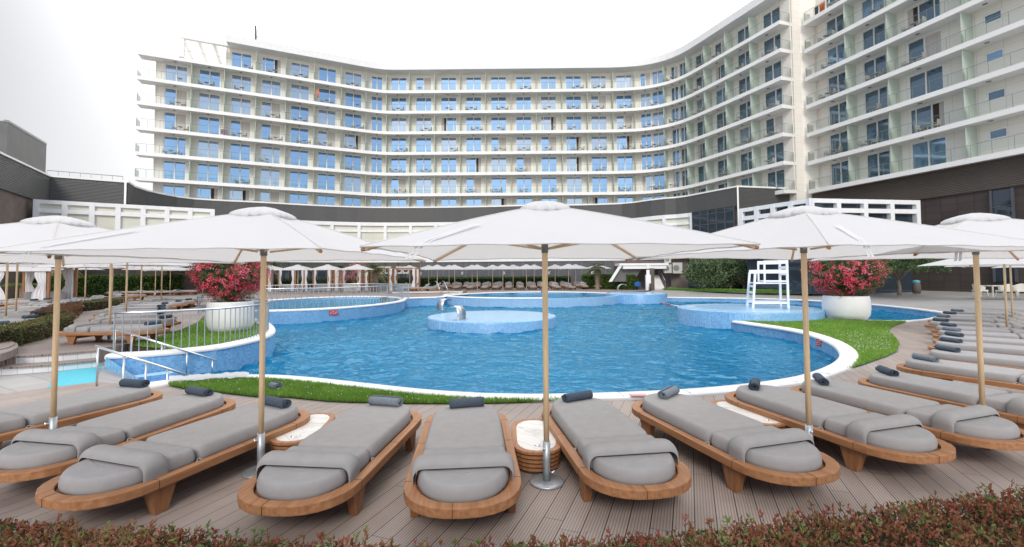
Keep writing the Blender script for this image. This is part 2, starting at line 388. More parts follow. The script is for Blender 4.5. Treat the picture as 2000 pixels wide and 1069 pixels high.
def solo(name, mb, mats, label, cat, group=None, origin=None):
    if origin is not None: ox, oy, oz = origin; mb.v = [(a-ox, b-oy, c-oz) for a, b, c in mb.v]
    return tag(link(name, mb.mesh(name, mats), None, origin), label, cat, group)
def struct(name, mb, mats): return link(name, mb.mesh(name, mats), kind='structure')
KIDS = {}
def dup(root, loc, rz, label, group=None):
    r = root.copy(); C.objects.link(r); r.location = loc; r.rotation_euler = (0, 0, rz); r['label'] = label
    if group: r['group'] = group
    if root.name not in KIDS: KIDS[root.name] = [(c, list(c.children)) for c in root.children]
    for ch, gr in KIDS[root.name]:
        c = ch.copy(); C.objects.link(c); c.parent = r
        for g in gr:
            d = g.copy(); C.objects.link(d); d.parent = c
    return r
def offset(pts, d, closed=False):
    n = len(pts); out = []
    for i in range(n):
        if closed: a, b = pts[(i-1) % n], pts[(i+1) % n]; m = pts[i]
        else: a, b, m = pts[max(i-1, 0)], pts[min(i+1, n-1)], pts[i]
        t1 = Vector((m[0]-a[0], m[1]-a[1])); t2 = Vector((b[0]-m[0], b[1]-m[1]))
        if t1.length < 1e-6: t1 = t2
        if t2.length < 1e-6: t2 = t1
        t1.normalize(); t2.normalize(); n1 = Vector((-t1.y, t1.x)); n2 = Vector((-t2.y, t2.x)); nn = n1+n2
        if nn.length < 1e-3: nn = n1
        nn.normalize(); k = 1/max(.5, nn.dot(n1)); out.append((m[0]+nn.x*d*k, m[1]+nn.y*d*k))
    return out
def sweep(mb, pts, prof, closed=False, mi=0, cap=True, sm=False):
    """prof: closed list of (offset to the left, z) added to pts; pts (x,y[,z])"""
    zs = [p[2] if len(p) > 2 else 0 for p in pts]; rows = [offset(pts, o, closed) for o, _ in prof]; n = len(pts); m = len(prof)
    vs = [(rows[j][i][0], rows[j][i][1], zs[i]+prof[j][1]) for i in range(n) for j in range(m)]
    fs = []
    for i in range(n if closed else n-1):
        i2 = (i+1) % n
        for j in range(m):
            j2 = (j+1) % m; fs.append((i*m+j, i2*m+j, i2*m+j2, i*m+j2))
    if cap and not closed: fs += [tuple(range(m)), tuple((n-1)*m+j for j in reversed(range(m)))]
    return mb.add(vs, fs, mi, sm)
def smooth_line(pts, k=2, closed=False):
    for _ in range(k):
        out = []; n = len(pts)
        rng = range(n) if closed else range(n-1)
        if not closed: out.append(tuple(pts[0]))
        for i in rng:
            a, b = pts[i], pts[(i+1) % n]
            out.append(tuple(x*.75+y*.25 for x, y in zip(a, b))); out.append(tuple(x*.25+y*.75 for x, y in zip(a, b)))
        if not closed: out.append(tuple(pts[-1]))
        pts = out
    return pts
def along(pts, s):
    for i in range(len(pts)-1):
        a, b = Vector(pts[i][:2]), Vector(pts[i+1][:2]); L = (b-a).length
        if s <= L or i == len(pts)-2:
            t = (b-a)/max(L, 1e-9); p = a+t*s; return (p.x, p.y), math.atan2(t.y, t.x)
        s -= L
def plen(pts): return sum((Vector(pts[i+1][:2])-Vector(pts[i][:2])).length for i in range(len(pts)-1))
def sub_line(pts, s0, s1):
    out = [along(pts, s0)[0]]; s = 0
    for i in range(len(pts)-1):
        s += (Vector(pts[i+1][:2])-Vector(pts[i][:2])).length
        if s0+.01 < s < s1-.01: out.append(tuple(pts[i+1][:2]))
    out.append(along(pts, s1)[0]); return out
def ordinal(k): return ['first','second','third','fourth','fifth','sixth','seventh','eighth','ninth','tenth','eleventh','twelfth','thirteenth','fourteenth','fifteenth','sixteenth','seventeenth','eighteenth','nineteenth','twentieth'][k]
# ------------------------------------------------------------------ pool outline (inner edge of the coping), each stretch at its own level
def GP(lst, z): return [tuple(G(x, y, z)) for x, y in lst]
near = GP([(286,748),(330,742),(380,738),(450,733),(510,731.5),(560,733),(610,737),(650,741),(700,746.5),(750,752),(800,757.5),(850,762),(900,765.5),(950,768),(1000,769),(1060,769.5),(1120,768.5),(1180,767),(1240,765),(1300,762),(1350,759),(1400,755),(1450,750),(1500,744),(1545,737),(1580,728),(1608,718),(1625,710),(1638,700),(1643,691),(1638,680),(1624,669),(1602,659.5),(1575,650.5),(1540,643),(1500,637),(1460,631.5),(1430,627)], .05)
chan_f = GP([(1500,619.5),(1591,621.5),(1614,622.2),(1650,623.5),(1692,625),(1730,626),(1771,626),(1800,624),(1822,620),(1840,615),(1849,611)], .05)
chan_b = GP([(1800,604),(1750,598.5),(1696,593.5),(1640,589.5),(1575,586),(1490,583),(1400,581.5),(1300,580.5),(1215,580)], .05)
jac_b = GP([(1186,572.5),(1140,570.6),(1100,570),(1060,569.8),(1000,570.3),(950,571.8),(910,573.8),(885,576),(870,578.5)], .35)
steps_b = GP([(862,580),(820,581),(784,582.5)], .35)
ell = [(-12.3+5.1*math.cos(a), 30+7.6*math.sin(a), .35) for a in [math.radians(d) for d in range(0, -111, -10)]]
pen = GP([(470,619),(500,621),(524,628),(535,637),(537,645),(530,652),(512,659),(488,665),(455,672),(422,677.5),(380,682),(340,686),(290,690),(250,692),(205,694)], .3)
outline = near + chan_f + chan_b + jac_b + steps_b + ell + pen
WATER = -.33
def cutter(): return [Vector((p[0], p[1], 0)) for p in outline]
# ground sheet with the pool cut out
hole = cutter(); NH = len(hole)
ring = [Vector((x, y, 0)) for x, y in ((-900,-300),(900,-300),(900,1200),(-900,1200))]
mb = MB(); vv = ring+hole; fs = []
for t in tessellate_polygon([ring, list(reversed(hole))]):
    pass
idx = list(range(4))+[4+i for i in reversed(range(NH))]
for t in tessellate_polygon([ring, [hole[i] for i in reversed(range(NH))]]):
    t = [idx[i] for i in t]; a, b, c = (vv[i] for i in t)
    if (b-a).cross(c-a).z < 0: t.reverse()
    fs.append(tuple(t))
mb.add([(v.x, v.y, 0) for v in vv], fs); struct('ground', mb, 'paving')
# basin: floor and walls
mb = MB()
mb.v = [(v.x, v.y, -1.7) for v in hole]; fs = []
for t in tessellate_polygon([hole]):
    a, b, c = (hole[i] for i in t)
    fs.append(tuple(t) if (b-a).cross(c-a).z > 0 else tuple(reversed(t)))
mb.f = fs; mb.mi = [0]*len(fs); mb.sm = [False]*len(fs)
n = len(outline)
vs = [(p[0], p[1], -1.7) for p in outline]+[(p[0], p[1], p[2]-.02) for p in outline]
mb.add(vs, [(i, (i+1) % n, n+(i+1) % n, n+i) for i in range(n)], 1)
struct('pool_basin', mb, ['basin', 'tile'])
# rippled surface: a sheet of real small waves, finer near the viewer; its rim runs on underneath the deck and terraces
import numpy as np
NR, NC = 900, 860
yy = 7.0*(48.0/7.0)**(np.arange(NR)/(NR-1)); uu = np.linspace(-1.02, 1.12, NC)
Y, U = np.meshgrid(yy, uu, indexing='ij'); X = U*Y; Z = np.zeros_like(X); rs = np.random.RandomState(5)
big = .75+.35*np.sin(X*.23+.5*np.sin(Y*.31)+1)*np.sin(Y*.21+2)
for k in range(64):
    lam = .26*(1.7/.26)**(rs.rand()**1.1); th = rs.normal(.15, .7)+ (PI if rs.rand() < .3 else 0); kk = 2*PI/lam
    res = .0026*Y; att = np.clip(lam/(3.2*res)-.35, 0, 1)
    wx = X+.10*np.sin(Y*2.3+k)+.06*np.sin(X*3.1+Y+k*2); wy = Y+.10*np.sin(X*2.1+k*1.7)
    ph = kk*(wx*np.sin(th)+wy*np.cos(th))+rs.rand()*6.28; s = np.sin(ph)
    Z += att*.0046*lam**.95*(s+.25*np.cos(2*ph))
Z = WATER+Z*big*1.45
me = bpy.data.meshes.new('pool_water'); nv = NR*NC; me.vertices.add(nv)
me.vertices.foreach_set('co', np.stack([X, Y, Z], -1).astype(np.float32).ravel())
i_, j_ = np.meshgrid(np.arange(NR-1), np.arange(NC-1), indexing='ij'); a_ = (i_*NC+j_).ravel(); q_ = np.stack([a_, a_+1, a_+NC+1, a_+NC], -1).astype(np.int32).ravel(); nf = len(a_)
me.loops.add(nf*4); me.loops.foreach_set('vertex_index', q_); me.polygons.add(nf); me.polygons.foreach_set('loop_start', np.arange(0, nf*4, 4, dtype=np.int32)); me.polygons.foreach_set('use_smooth', np.ones(nf, dtype=bool)); me.update(calc_edges=True); me.materials.append(MT['water'])
link('pool_water', me, kind='structure')
# channel end with darker, calm water is part of the same sheet.  Copings
COP = [(0, 0), (.03, .035), (.08, .05), (.30, .05), (.36, .03), (.38, -.03), (.36, -.055), (0, -.05)]
def coping(pts, w=.38, sgn=-1, name='pool_coping', closed=False, z=0):
    k = w/.38; mb = MB()
    sweep(mb, pts, [(sgn*(o*k-.03), h-.05+z) for o, h in COP], closed, sm=False); o = struct(name, mb, 'coping')
    jm = MB(); Lj = plen(pts); nj = max(1, int(Lj/1.1))
    for i in range(1, nj):
        (x, y), a = along(pts, Lj*i/nj); zz_ = min(pts, key=lambda p: (p[0]-x)**2+(p[1]-y)**2)[2]; jm.box((x-math.sin(a)*sgn*.19*k, y+math.cos(a)*sgn*.19*k, zz_+z+.0005), (.007, .24*k, .003), a)
    link('coping_joints', jm.mesh('coping_joints', 'grey_metal'), kind='structure')
    bv = o.modifiers.new('b', 'BEVEL'); bv.width = .012; bv.segments = 2; bv.limit_method = 'ANGLE'
sgn_out = -1
def smooth_keep(p): return smooth_line(p, 1)
coping(smooth_keep([p for p in near]), .40, -1, z=.015)
coping(smooth_keep(chan_f[1:]+chan_b), .22, -1, z=.012)
coping(smooth_keep(jac_b+steps_b), .42, -1, z=.012)
coping(smooth_keep(ell), .40, -1, z=.012)
coping(smooth_keep(pen), .42, -1, z=.012)
# ------------------------------------------------------------------ near deck
def poly_sheet(name, pts, z, mats, z0=None):
    mb = MB()
    if z0 is None:
        P = [Vector((p[0], p[1], 0)) for p in pts]; mb.v = [(p[0], p[1], z) for p in pts]
        for t in tessellate_polygon([P]):
            a, b, c = (P[i] for i in t); mb.f.append(tuple(t) if (b-a).cross(c-a).z > 0 else tuple(reversed(t))); mb.mi.append(0); mb.sm.append(False)
    else: mb.prism([(p[0], p[1]) for p in pts], z0, z)
    return struct(name, mb, mats)
near_out = offset(near, -.33)
def G0(l, z=0.0): return [(G(x, y, z).x, G(x, y, z).y) for x, y in l]
k_end = 27     # near_out index where the lawn on the right begins (px ~1625)
deck_pts = [(-16, .2), (16, .2), (16, 13)] + G0([(2000,652),(1900,622),(1860,614)]) + G0([(1846,614),(1822,623),(1790,628),(1762,633),(1746,637),(1738,643),(1738,650),(1746,659),(1756,670),(1758,678),(1752,690),(1738,698),(1715,706),(1690,715),(1655,726)])
deck_pts += [near_out[i] for i in range(27, 0, -1)] + G0([(285,752),(185,748),(92,759),(0,771)]) + [(-16, 8)]
poly_sheet('deck', deck_pts, .012, 'deck')
# ------------------------------------------------------------------ raised terraces (.35) on the far and left side
ell_in = offset(ell, -.3); jac_o = offset(jac_b+steps_b, -.36)
pen_o = offset(pen, -.3)
left_edge = G0([(0,698),(60,694),(120,690),(185,683),(240,673),(300,660),(350,645),(385,630),(398,618),(392,606),(378,594)], .33)
terr = [tuple(p) for p in left_edge]
far_line = [(-13,23.2)]+[(p[0], p[1]) for p in reversed(ell_in[:9])] + [tuple(p) for p in reversed(jac_o)]
terr_poly = [(-40, 10.9)] + left_edge + [(-17.5, 24)] + [(-17.9, 30), (-16.5, 36.5), (-12.4, 38.3), (-9.2, 35.6)] + [tuple(p) for p in reversed(jac_o)] + [(14, 47), (14, 75), (-75, 75), (-75, 10.9)]
poly_sheet('terrace', terr_poly, .33, 'deck_c', -.3)
# white-tiled risers of the two steps on the left
e1 = [(-40, 10.85)] + left_edge[:3]
mb = MB(); st = G0([(-400,712),(0,700),(60,697),(120,693),(190,687)], .30)
sweep(mb, st, [(-.02, .165), (-.02, .30), (.2, .30), (.2, .165)], mi=1); sweep(mb, [p for p in st], [(-.05, .30), (-.05, .338), (.25, .338), (.25, .30)], mi=0)
sweep(mb, st, [(-.42, .0), (-.42, .135), (.0, .135), (.0, .0)], mi=1); sweep(mb, st, [(-.46, .135), (-.46, .167), (.0, .167), (.0, .135)], mi=0)
struct('terrace_steps', mb, ['deck_c', 'white_tile'])
mb = MB(); mb.prism(G0([(-60,663),(0,662),(20,664),(34,669),(36,676),(20,684),(0,690),(-60,694)], .5), .33, .48); mb.prism(G0([(-60,668),(0,667),(16,669),(27,673),(28,677),(16,683),(0,687),(-60,690)], .45), .48, .50, 0)
struct('round_step', mb, ['deck_c'])
poly_sheet('bath_mat', G0([(125,714),(200,711),(186,749),(92,758)]), .008, 'mat_blue')
# right-hand paving rising gently to the terrace level
A = offset(chan_b[:], -.2); A = [(24.5, 19.5)]+[tuple(p) for p in A]+[(11.2, 42.5)]
Bn = [(60, 22), (60, 30), (50, 36), (46, 40), (42, 44), (38, 47), (34, 49), (30, 50.5), (27, 51), (24, 51), (20, 51), (17, 51)]
A = [along(A, plen(A)*i/140)[0] for i in range(141)]; Bn = [along(Bn, plen(Bn)*i/140)[0] for i in range(141)]
mb = MB(); vs = []
for j in range(5):
    for i in range(141):
        t = j/4; x = A[i][0]*(1-t)+Bn[i][0]*t; y = A[i][1]*(1-t)+Bn[i][1]*t; s = min(1, t*1.6); vs.append((x, y, .006+.344*s*s*(3-2*s)))
mb.add(vs, [(j*141+i, j*141+i+1, (j+1)*141+i+1, (j+1)*141+i) for j in range(4) for i in range(140)], 0, True)
o = struct('plaza_paving', mb, 'paving')
poly_sheet('plaza', [(12, 51), (75, 51), (75, 22.5), (110, 22), (110, 90), (12, 90)], .34, 'paving', -.2)
# stone strips on far side of the terrace in front of the jacuzzi: two steps with white nosing
mb = MB(); st2 = [(-8.1, 37.5), (-6.4, 38.6), (-4.4, 39.4)]
s3 = [(-10.8, 41.5), (-8.5, 42.6), (-6.2, 43.0), (-4.6, 42.9)]
sweep(mb, s3, [(0, .33), (0, .46), (2.5, .46), (2.5, .33)], mi=0); sweep(mb, s3, [(-.02, .40), (-.02, .475), (.3, .475), (.3, .40)], mi=1)
struct('terrace_platform', mb, ['deck_c', 'coping'])
# ------------------------------------------------------------------ raised round pool on the left and jacuzzi
def oval(cx, cy, rx, ry, n=56, a0=0): return [(cx+rx*math.cos(2*PI*i/n+a0), cy+ry*math.sin(2*PI*i/n+a0)) for i in range(n)]
rp = oval(-12.3, 30, 4.75, 7.25)
mb = MB(); sweep(mb, rp, [(0, -.3), (0, .33), (-.28, .33), (-.28, -.3)], True, 0); o = struct('round_pool_wall', mb, 'tile_top')
mb = MB(); mb.prism(oval(-12.3, 30, 4.7, 7.2), .002, .010); struct('round_pool_floor', mb, 'tile_top')
mb = MB(); mb.prism(oval(-12.3, 30, 4.6, 7.1), .13, .14); struct('round_pool_water', mb, 'calm')
bk = [(-12.3+5.1*math.cos(math.radians(d)), 30+7.6*math.sin(math.radians(d)), .35) for d in range(0, 251, 10)]
coping(bk, .40, 1, z=.012)
jx, jy, jrx, jry = 1.6, 39.3, 7.4, 6.6
jo = oval(jx, jy, jrx, jry)
mb = MB(); sweep(mb, jo, [(0, -1.6), (0, .30), (.3, .30), (.3, -1.6)], True, 0); struct('jacuzzi_wall', mb, 'tile_top')
mb = MB(); mb.prism(oval(jx, jy, jrx-.2, jry-.2), -.5, -.4); struct('jacuzzi_floor', mb, 'tile_top')
mb = MB(); mb.prism(oval(jx, jy, jrx-.25, jry-.25), .10, .11); struct('jacuzzi_water', mb, 'calm')
fr = [(jx+jrx*math.cos(math.radians(d)), jy+jry*math.sin(math.radians(d)), .35) for d in range(150, 281, 6)]
coping(fr, .34, 1, z=.03)
# islands
def island(name, cx, cy, rx, ry, z, label, zb=-1.69):
    t = thing(name, label, 'pool island', (cx, cy, zb))
    mb = MB(); n = 64; pr = [(1, 0), (1, z-zb-.09)]
    mb.lathe([(rx, 0), (rx, z-zb-.06), (rx-.02, z-zb-.02), (rx-.06, z-zb)], n, sy=ry/rx); part('side_wall', mb, 'tile', t)
    mb = MB(); mb.lathe([(rx-.058, z-zb-.004), (rx*.6, z-zb+.01), (.01, z-zb+.02)], n, sy=ry/rx); part('top', mb, 'tile_top', t)
    return t
island('pool_island', -.95, 21.7, 3.0, 3.15, .10, 'low round blue mosaic island with two steel waterfall spouts')
island('pool_island', 10.9, 21.5, 3.05, 2.95, .42, 'raised round blue mosaic platform under the white lifeguard chair')
island('pool_island', 10.3, 38.4, 2.45, 2.6, .42, 'small round blue platform at the far side of the pool by the stairs')
# ------------------------------------------------------------------ lawns
def lawn(name, pts, z, nb, h0, h1, clover=0, cl_box=None, label=None):
    poly_sheet(name+'_soil', pts, z, 'lawn')
    from mathutils.geometry import intersect_point_tri_2d as ip
    P = [Vector((p[0], p[1], 0)) for p in pts]; tris = [[P[i] for i in t] for t in tessellate_polygon([P])]
    ar = [((b-a).cross(c-a)).length/2 for a, b, c in tris]
    def pick():
        a, b, c = random.choices(tris, ar)[0]; r1, r2 = math.sqrt(rnd()), rnd(); return a*(1-r1)+b*(r1*(1-r2))+c*(r1*r2)
    mb = MB()
    for i in range(nb):
        p = pick(); a = uni(0, 2*PI); h = uni(h0, h1); w = uni(.003, .006)*(1+p.y*.06); lx, ly = uni(-.6, .6)*h, uni(-.6, .6)*h
        dx, dy = w*math.cos(a), w*math.sin(a)
        mb.add([(p.x-dx, p.y-dy, z), (p.x+dx, p.y+dy, z), (p.x+lx*.4+dx*.6, p.y+ly*.4+dy*.6, z+h*.6), (p.x+lx, p.y+ly, z+h), (p.x+lx*.4-dx*.6, p.y+ly*.4-dy*.6, z+h*.6)], [(0,1,2,4),(4,2,3)], random.choice((0, 0, 1)))
    for i in range(clover):
        p = pick(); h = uni(h0, h1)*1.0
        if cl_box and rnd() < .8:
            q = G(uni(cl_box[0], cl_box[2]), uni(cl_box[1], cl_box[3]), 0); p = Vector((q.x, q.y, 0))
            if not any(ip(p, a, b, c) for a, b, c in tris): continue
        r = uni(.006, .011)*(1+p.y*.02); mb.add([(p.x-r, p.y, z+h), (p.x, p.y-r, z+h), (p.x+r, p.y, z+h), (p.x, p.y+r, z+h), (p.x, p.y, z+h+r), (p.x, p.y, z+h-r)], [(0,1,4),(1,2,4),(2,3,4),(3,0,4),(1,0,5),(2,1,5)], 2)
    tag(link(name, mb.mesh(name, ['blade1', 'blade2', 'clover'])), label, 'grass', kind='stuff')
no2 = offset(near, -.345)
strip = [no2[i] for i in range(1, 17)] + G0([(1108,785),(1050,788),(1000,790),(900,792),(800,791.5),(740,790),(680,789),(640,787),(560,779),(500,778),(430,770),(360,762),(335,757)])
lawn('grass_strip', strip, .028, 32000, .03, .08, 130, label='short green lawn with tiny clover flowers between the loungers and the pool')
right = [no2[i] for i in range(27, 38)] + G0([(1500,624),(1560,626),(1591,626),(1614,626),(1692,629),(1771,630.5),(1752,636),(1741,641),(1736,647),(1739,654),(1750,664),(1756,673),(1752,688),(1735,697),(1712,705),(1690,713),(1652,724)])
lawn('grass_lawn', right, .03, 36000, .04, .09, 420, (1640, 655, 1740, 690), label='green lawn with a patch of white clover around the right planter')
leftg = [(p[0], p[1]) for p in offset(pen, -.40)[::-1]][3:] + G0([(470,612),(440,610),(400,610),(399,620),(388,631),(352,647),(302,662),(250,674)], .3)
poly_sheet('planter_bed', [(p[0], p[1]) for p in leftg], .27, 'soil', 0.0)
lawn('grass_bed', leftg, .29, 9000, .04, .10, 0, label='green grass bed around the left planter inside the pool railing')
# ------------------------------------------------------------------ loungers
LA, LB = 1.25, .48        # half length, half width
def stad(a, b, e=.5, n=14):
    out = []
    def q(cx, sx, a0, a1):
        for i in range(n+1):
            t = a0+(a1-a0)*i/n; c, s = math.cos(t), math.sin(t)
            out.append((cx+sx*abs(c)**.86*(1 if c >= 0 else -1), b*abs(s)**.86*(1 if s >= 0 else -1)))
    q(a-e, e, -PI/2, PI/2); q(-a+e, e, PI/2, PI*1.5)
    return out
def clip(out, x0, x1):
    res = []; n = len(out)
    for i in range(n):
        p, q = out[i], out[(i+1) % n]
        if x0 <= p[0] <= x1: res.append(p)
        for X in (x0, x1):
            if (p[0]-X)*(q[0]-X) < 0: t = (X-p[0])/(q[0]-p[0]); res.append((X, p[1]+(q[1]-p[1])*t))
    cx = sum(p[0] for p in res)/len(res); cy = sum(p[1] for p in res)/len(res)
    res.sort(key=lambda p: math.atan2(p[1]-cy, p[0]-cx)); r2 = []
    for p in res:
        if not r2 or (p[0]-r2[-1][0])**2+(p[1]-r2[-1][1])**2 > 1e-6: r2.append(p)
    return r2
def resample(out, n):
    L = [0]
    for i in range(len(out)): L.append(L[-1]+math.dist(out[i], out[(i+1) % len(out)]))
    res = []
    for k in range(n):
        s = L[-1]*k/n
        for i in range(len(out)):
            if L[i] <= s <= L[i+1]:
                t = (s-L[i])/max(1e-9, L[i+1]-L[i]); a, b = out[i], out[(i+1) % len(out)]; res.append((a[0]+(b[0]-a[0])*t, a[1]+(b[1]-a[1])*t)); break
    return res
def cushion(mb, out, z0, z1, r=.05, crown=.012, n=120, mi=0):
    out = resample(out, n)
    for _ in range(7): out = [tuple((out[i-1][k]+2*out[i][k]+out[(i+1) % n][k])/4 for k in (0, 1)) for i in range(n)]
    layers = []; h = z1-z0
    for t in (0, .25, .5, .75, 1): a = t*PI/2; layers.append((r*.7*(1-math.sin(a)), z0+h*.35*(1-math.cos(a))))
    for t in (.2, .4, .6, .8, 1): a = t*PI/2; layers.append((r*(1-math.cos(a)), z0+h*.35+h*.65*math.sin(a)))
    cx = sum(p[0] for p in out)/n; cy = sum(p[1] for p in out)/n
    vs = []
    for o, z in layers: vs += [(x, y, z) for x, y in offset(out, o, True)]
    base = offset(out, r, True)
    for k, s in enumerate((.85, .6, .3)):
        vs += [(cx+(x-cx)*s, cy+(y-cy)*s, z1+crown*(1-s*s)) for x, y in base]
    m = len(layers)+3; fs = [(j*n+i, j*n+(i+1) % n, (j+1)*n+(i+1) % n, (j+1)*n+i) for j in range(m-1) for i in range(n)]
    vs.append((cx, cy, z1+crown)); c = len(vs)-1; fs += [((m-1)*n+i, (m-1)*n+(i+1) % n, c) for i in range(n)]
    mb.add(vs, fs, mi, True)
def leg_mb(sx, sy):
    mb = MB(); x = sx*.70; y0 = sy*.40; w = .035
    vs = []
    for z, hx, xo in ((.225, .125, 0), (0, .05, sx*-.0)):
        for a, b in ((-1,-1),(1,-1),(1,1),(-1,1)): vs.append((x+a*hx+xo, y0+b*w, z))
    return mb.add(vs, [(0,1,2,3)[::-1], (4,5,6,7), (0,4,5,1)[::-1], (1,5,6,2)[::-1], (2,6,7,3)[::-1], (3,7,4,0)[::-1]])
def shared(name, mb, mats, bevel=None):
    me = mb.mesh(name, mats)
    if bevel:
        import bmesh
        bm = bmesh.new(); bm.from_mesh(me); ed = [e for e in bm.edges if len(e.link_faces) == 2 and e.calc_face_angle() > .6]
        bmesh.ops.bevel(bm, geom=ed, offset=bevel, segments=2, affect='EDGES', profile=.6); bm.to_mesh(me); bm.free()
    return me
LM = {}
def build_lounger_meshes():
    fo = stad(LA, LB); fi = stad(LA-.095, LB-.085)
    mb = MB(); n = len(fo); vs = [(x, y, z) for z in (.225, .30) for x, y in fo]+[(x, y, z) for z in (.225, .30) for x, y in fi]
    fs = []
    for i in range(n):
        j = (i+1) % n; fs += [(i, j, n+j, n+i), (2*n+j, 2*n+i, 3*n+i, 3*n+j), (n+i, n+j, 3*n+j, 3*n+i), (j, i, 2*n+i, 2*n+j)]
    mb.add(vs, fs); me = shared('lounger_frame', mb, 'teak', .008); LM['frame'] = me
    mb = MB()
    for s in (-1, 1):
        for x in (-.76, .10, .76): mb.box((x, s*(LB-.043), .3004), (.0035, .082, .0015))
        mb.box((s*(LA-.048), .07, .3004), (.088, .0035, .0015)); mb.box((s*(LA+.0002), .07, .262), (.0015, .0035, .068))
        for x in (-.76, .76): mb.box((x, s*(LB-.0005+.0006), .262), (.0035, .0015, .068))
    LM['joints'] = mb.mesh('frame_joints', 'core')
    mb = MB(); mb.prism([(x, y) for x, y in stad(LA-.10, LB-.09)], .235, .268); LM['slat_base'] = shared('lounger_slats', mb, 'teak_dark')
    for sx in (-1, 1):
        for sy in (-1, 1): LM['leg', sx, sy] = shared('lounger_leg', leg_mb(sx, sy), 'teak_dark', .006)
    for sx in (-1, 1): mb = MB(); mb.box((sx*.70, 0, .16), (.05, .76, .07)); LM['crossbar', sx] = shared('lounger_crossbar', mb, 'teak_dark')
    mo = stad(LA-.115, LB-.095)
    mb = MB(); cushion(mb, clip(mo, -.345, 9), .27, .418, .040, .010); LM['foot_mattress'] = shared('foot_mattress', mb, 'cushion')
    mb = MB(); cushion(mb, clip(mo, -.79, -.355), .27, .418, .038, .007); LM['back_mattress'] = shared('back_mattress', mb, 'cushion')
    mb = MB(); cushion(mb, clip(mo, -9, -.77), .268, .405, .042, .004); LM['head_cushion'] = shared('head_cushion', mb, 'cushion')
    # bolster: roll across with cloth wrapped down both sides
    mb = MB(); nx = 16; path = []      # (y, z, ny, nz, bulge)
    for k in range(5): path.append((-.402, .262+.085*k/4, -1, 0, .006+.003*k))
    for k in range(1, 9): a = PI/2*k/8; path.append((-.402+.075*(1-math.cos(a)), .347+.075*math.sin(a), -math.cos(a), math.sin(a), .018+.054*math.sin(a)**1.5))
    for k in range(1, 12): path.append((-.327+.654*k/12, .422, 0, 1, .072+.003*math.sin(k*.9)))
    path += [(-y, z, -a, b, c) for y, z, a, b, c in path[:13][::-1]]
    vs = []
    for y, z, a_, b_, bl in path:
        for k in range(nx+1):
            a = PI*k/nx; e = math.sin(a)**.7 if 0 < k < nx else 0; vs.append((-.738-.098*math.cos(a), y+a_*bl*e, z+b_*bl*e))
    mb.add(vs, [(i*(nx+1)+k+1, (i+1)*(nx+1)+k+1, (i+1)*(nx+1)+k, i*(nx+1)+k) for i in range(len(path)-1) for k in range(nx)], 0, True)
    LM['bolster'] = shared('bolster', mb, 'cushion')
    mb = MB()
    for s in (-1, 1):
        for q in (-1, 1): mb.tube([(-.35, s*.385, .315), (-.35+q*.03, s*.405, .30), (-.35+q*.05, s*.415, .272+.01*q)], .006, 5)
    LM['tie'] = shared('mattress_tie', mb, 'cushion')
build_lounger_meshes()
def make_lounger(name, label, loc, rz, group):
    t = thing(name, label, 'sun lounger', loc, rz, group)
    fr_ = link('frame', LM['frame'], t); link('joints', LM['joints'], fr_); link('slat_base', LM['slat_base'], t); link('crossbar', LM['crossbar', -1], t); link('crossbar', LM['crossbar', 1], t)
    for sx in (-1, 1):
        for sy in (-1, 1): link('leg', LM['leg', sx, sy], t)
    m = link('mattress', LM['foot_mattress'], t); link('tie', LM['tie'], m)
    link('mattress', LM['back_mattress'], t); link('head_cushion', LM['head_cushion'], t); link('bolster', LM['bolster'], t)
    return t
# rolled towel: a spiral of cloth
def towel_mesh(mi, seed, name):
    r = random.Random(seed); mb = MB(); n = 64; turns = 2.6; L = .20; th = .013
    def P(i, off):
        t = i/n; a = t*turns*2*PI+r0; rad = .014+.046*t+off; return (rad*math.cos(a)*1.08, rad*math.sin(a)*.92)
    r0 = r.uniform(0, 6); ny = 5; vs = []
    for k in range(ny+1):
        y = -L+2*L*k/ny; w = 1+r.uniform(-.02, .03)
        for i in range(n+1):
            x, z = P(i, th/2); vs.append((x*w, y+(.006*math.sin(i*.35+seed)), z*w))
        for i in range(n+1):
            x, z = P(i, -th/2+.001); vs.append((x*w, y+(.006*math.sin(i*.35+seed)), z*w))
    W = 2*(n+1); fs = []
    for k in range(ny):
        for i in range(n): a = k*W+i; fs += [(a, a+1, a+W+1, a+W), (a+n+1+W, a+n+2+W, a+n+2, a+n+1)]
    a = n; fs += [(k*W+n, k*W+n+n+1, (k+1)*W+n+n+1, (k+1)*W+n) for k in range(ny)]
    for k in (0, ny):
        for i in range(n): q = (k*W+i, k*W+i+1, k*W+n+2+i, k*W+n+1+i); fs.append(q if k else tuple(reversed(q)))
    mb.add(vs, fs, 0, True); return mb.mesh(name, mi)
TOW = [towel_mesh('towel', 1, 'towel_roll'), towel_mesh('towel_light', 5, 'pale_towel_roll'), towel_mesh('towel', 9, 'towel_roll')]
def towel(t, k, dx, dy, rot, label, group, zoff=0):
    M_ = Matrix.Rotation(t.rotation_euler[2], 3, 'Z'); p = Vector(t.location)+M_ @ Vector((dx, dy, .468+zoff))
    o = link('rolled_towel', TOW[k], None, p, t.rotation_euler[2]+rot); return tag(o, label, 'towel', group)
GL = 'teak sun loungers around the pool'; GT = 'rolled towels on the loungers'
def lounger_px(seam, far, off=.0):
    s = G(*seam, .42); f = G(*far, .42); d = (f-s).normalized(); c = f - d*(LA-.12); return (c.x, c.y, .012), math.atan2(d.y, d.x)
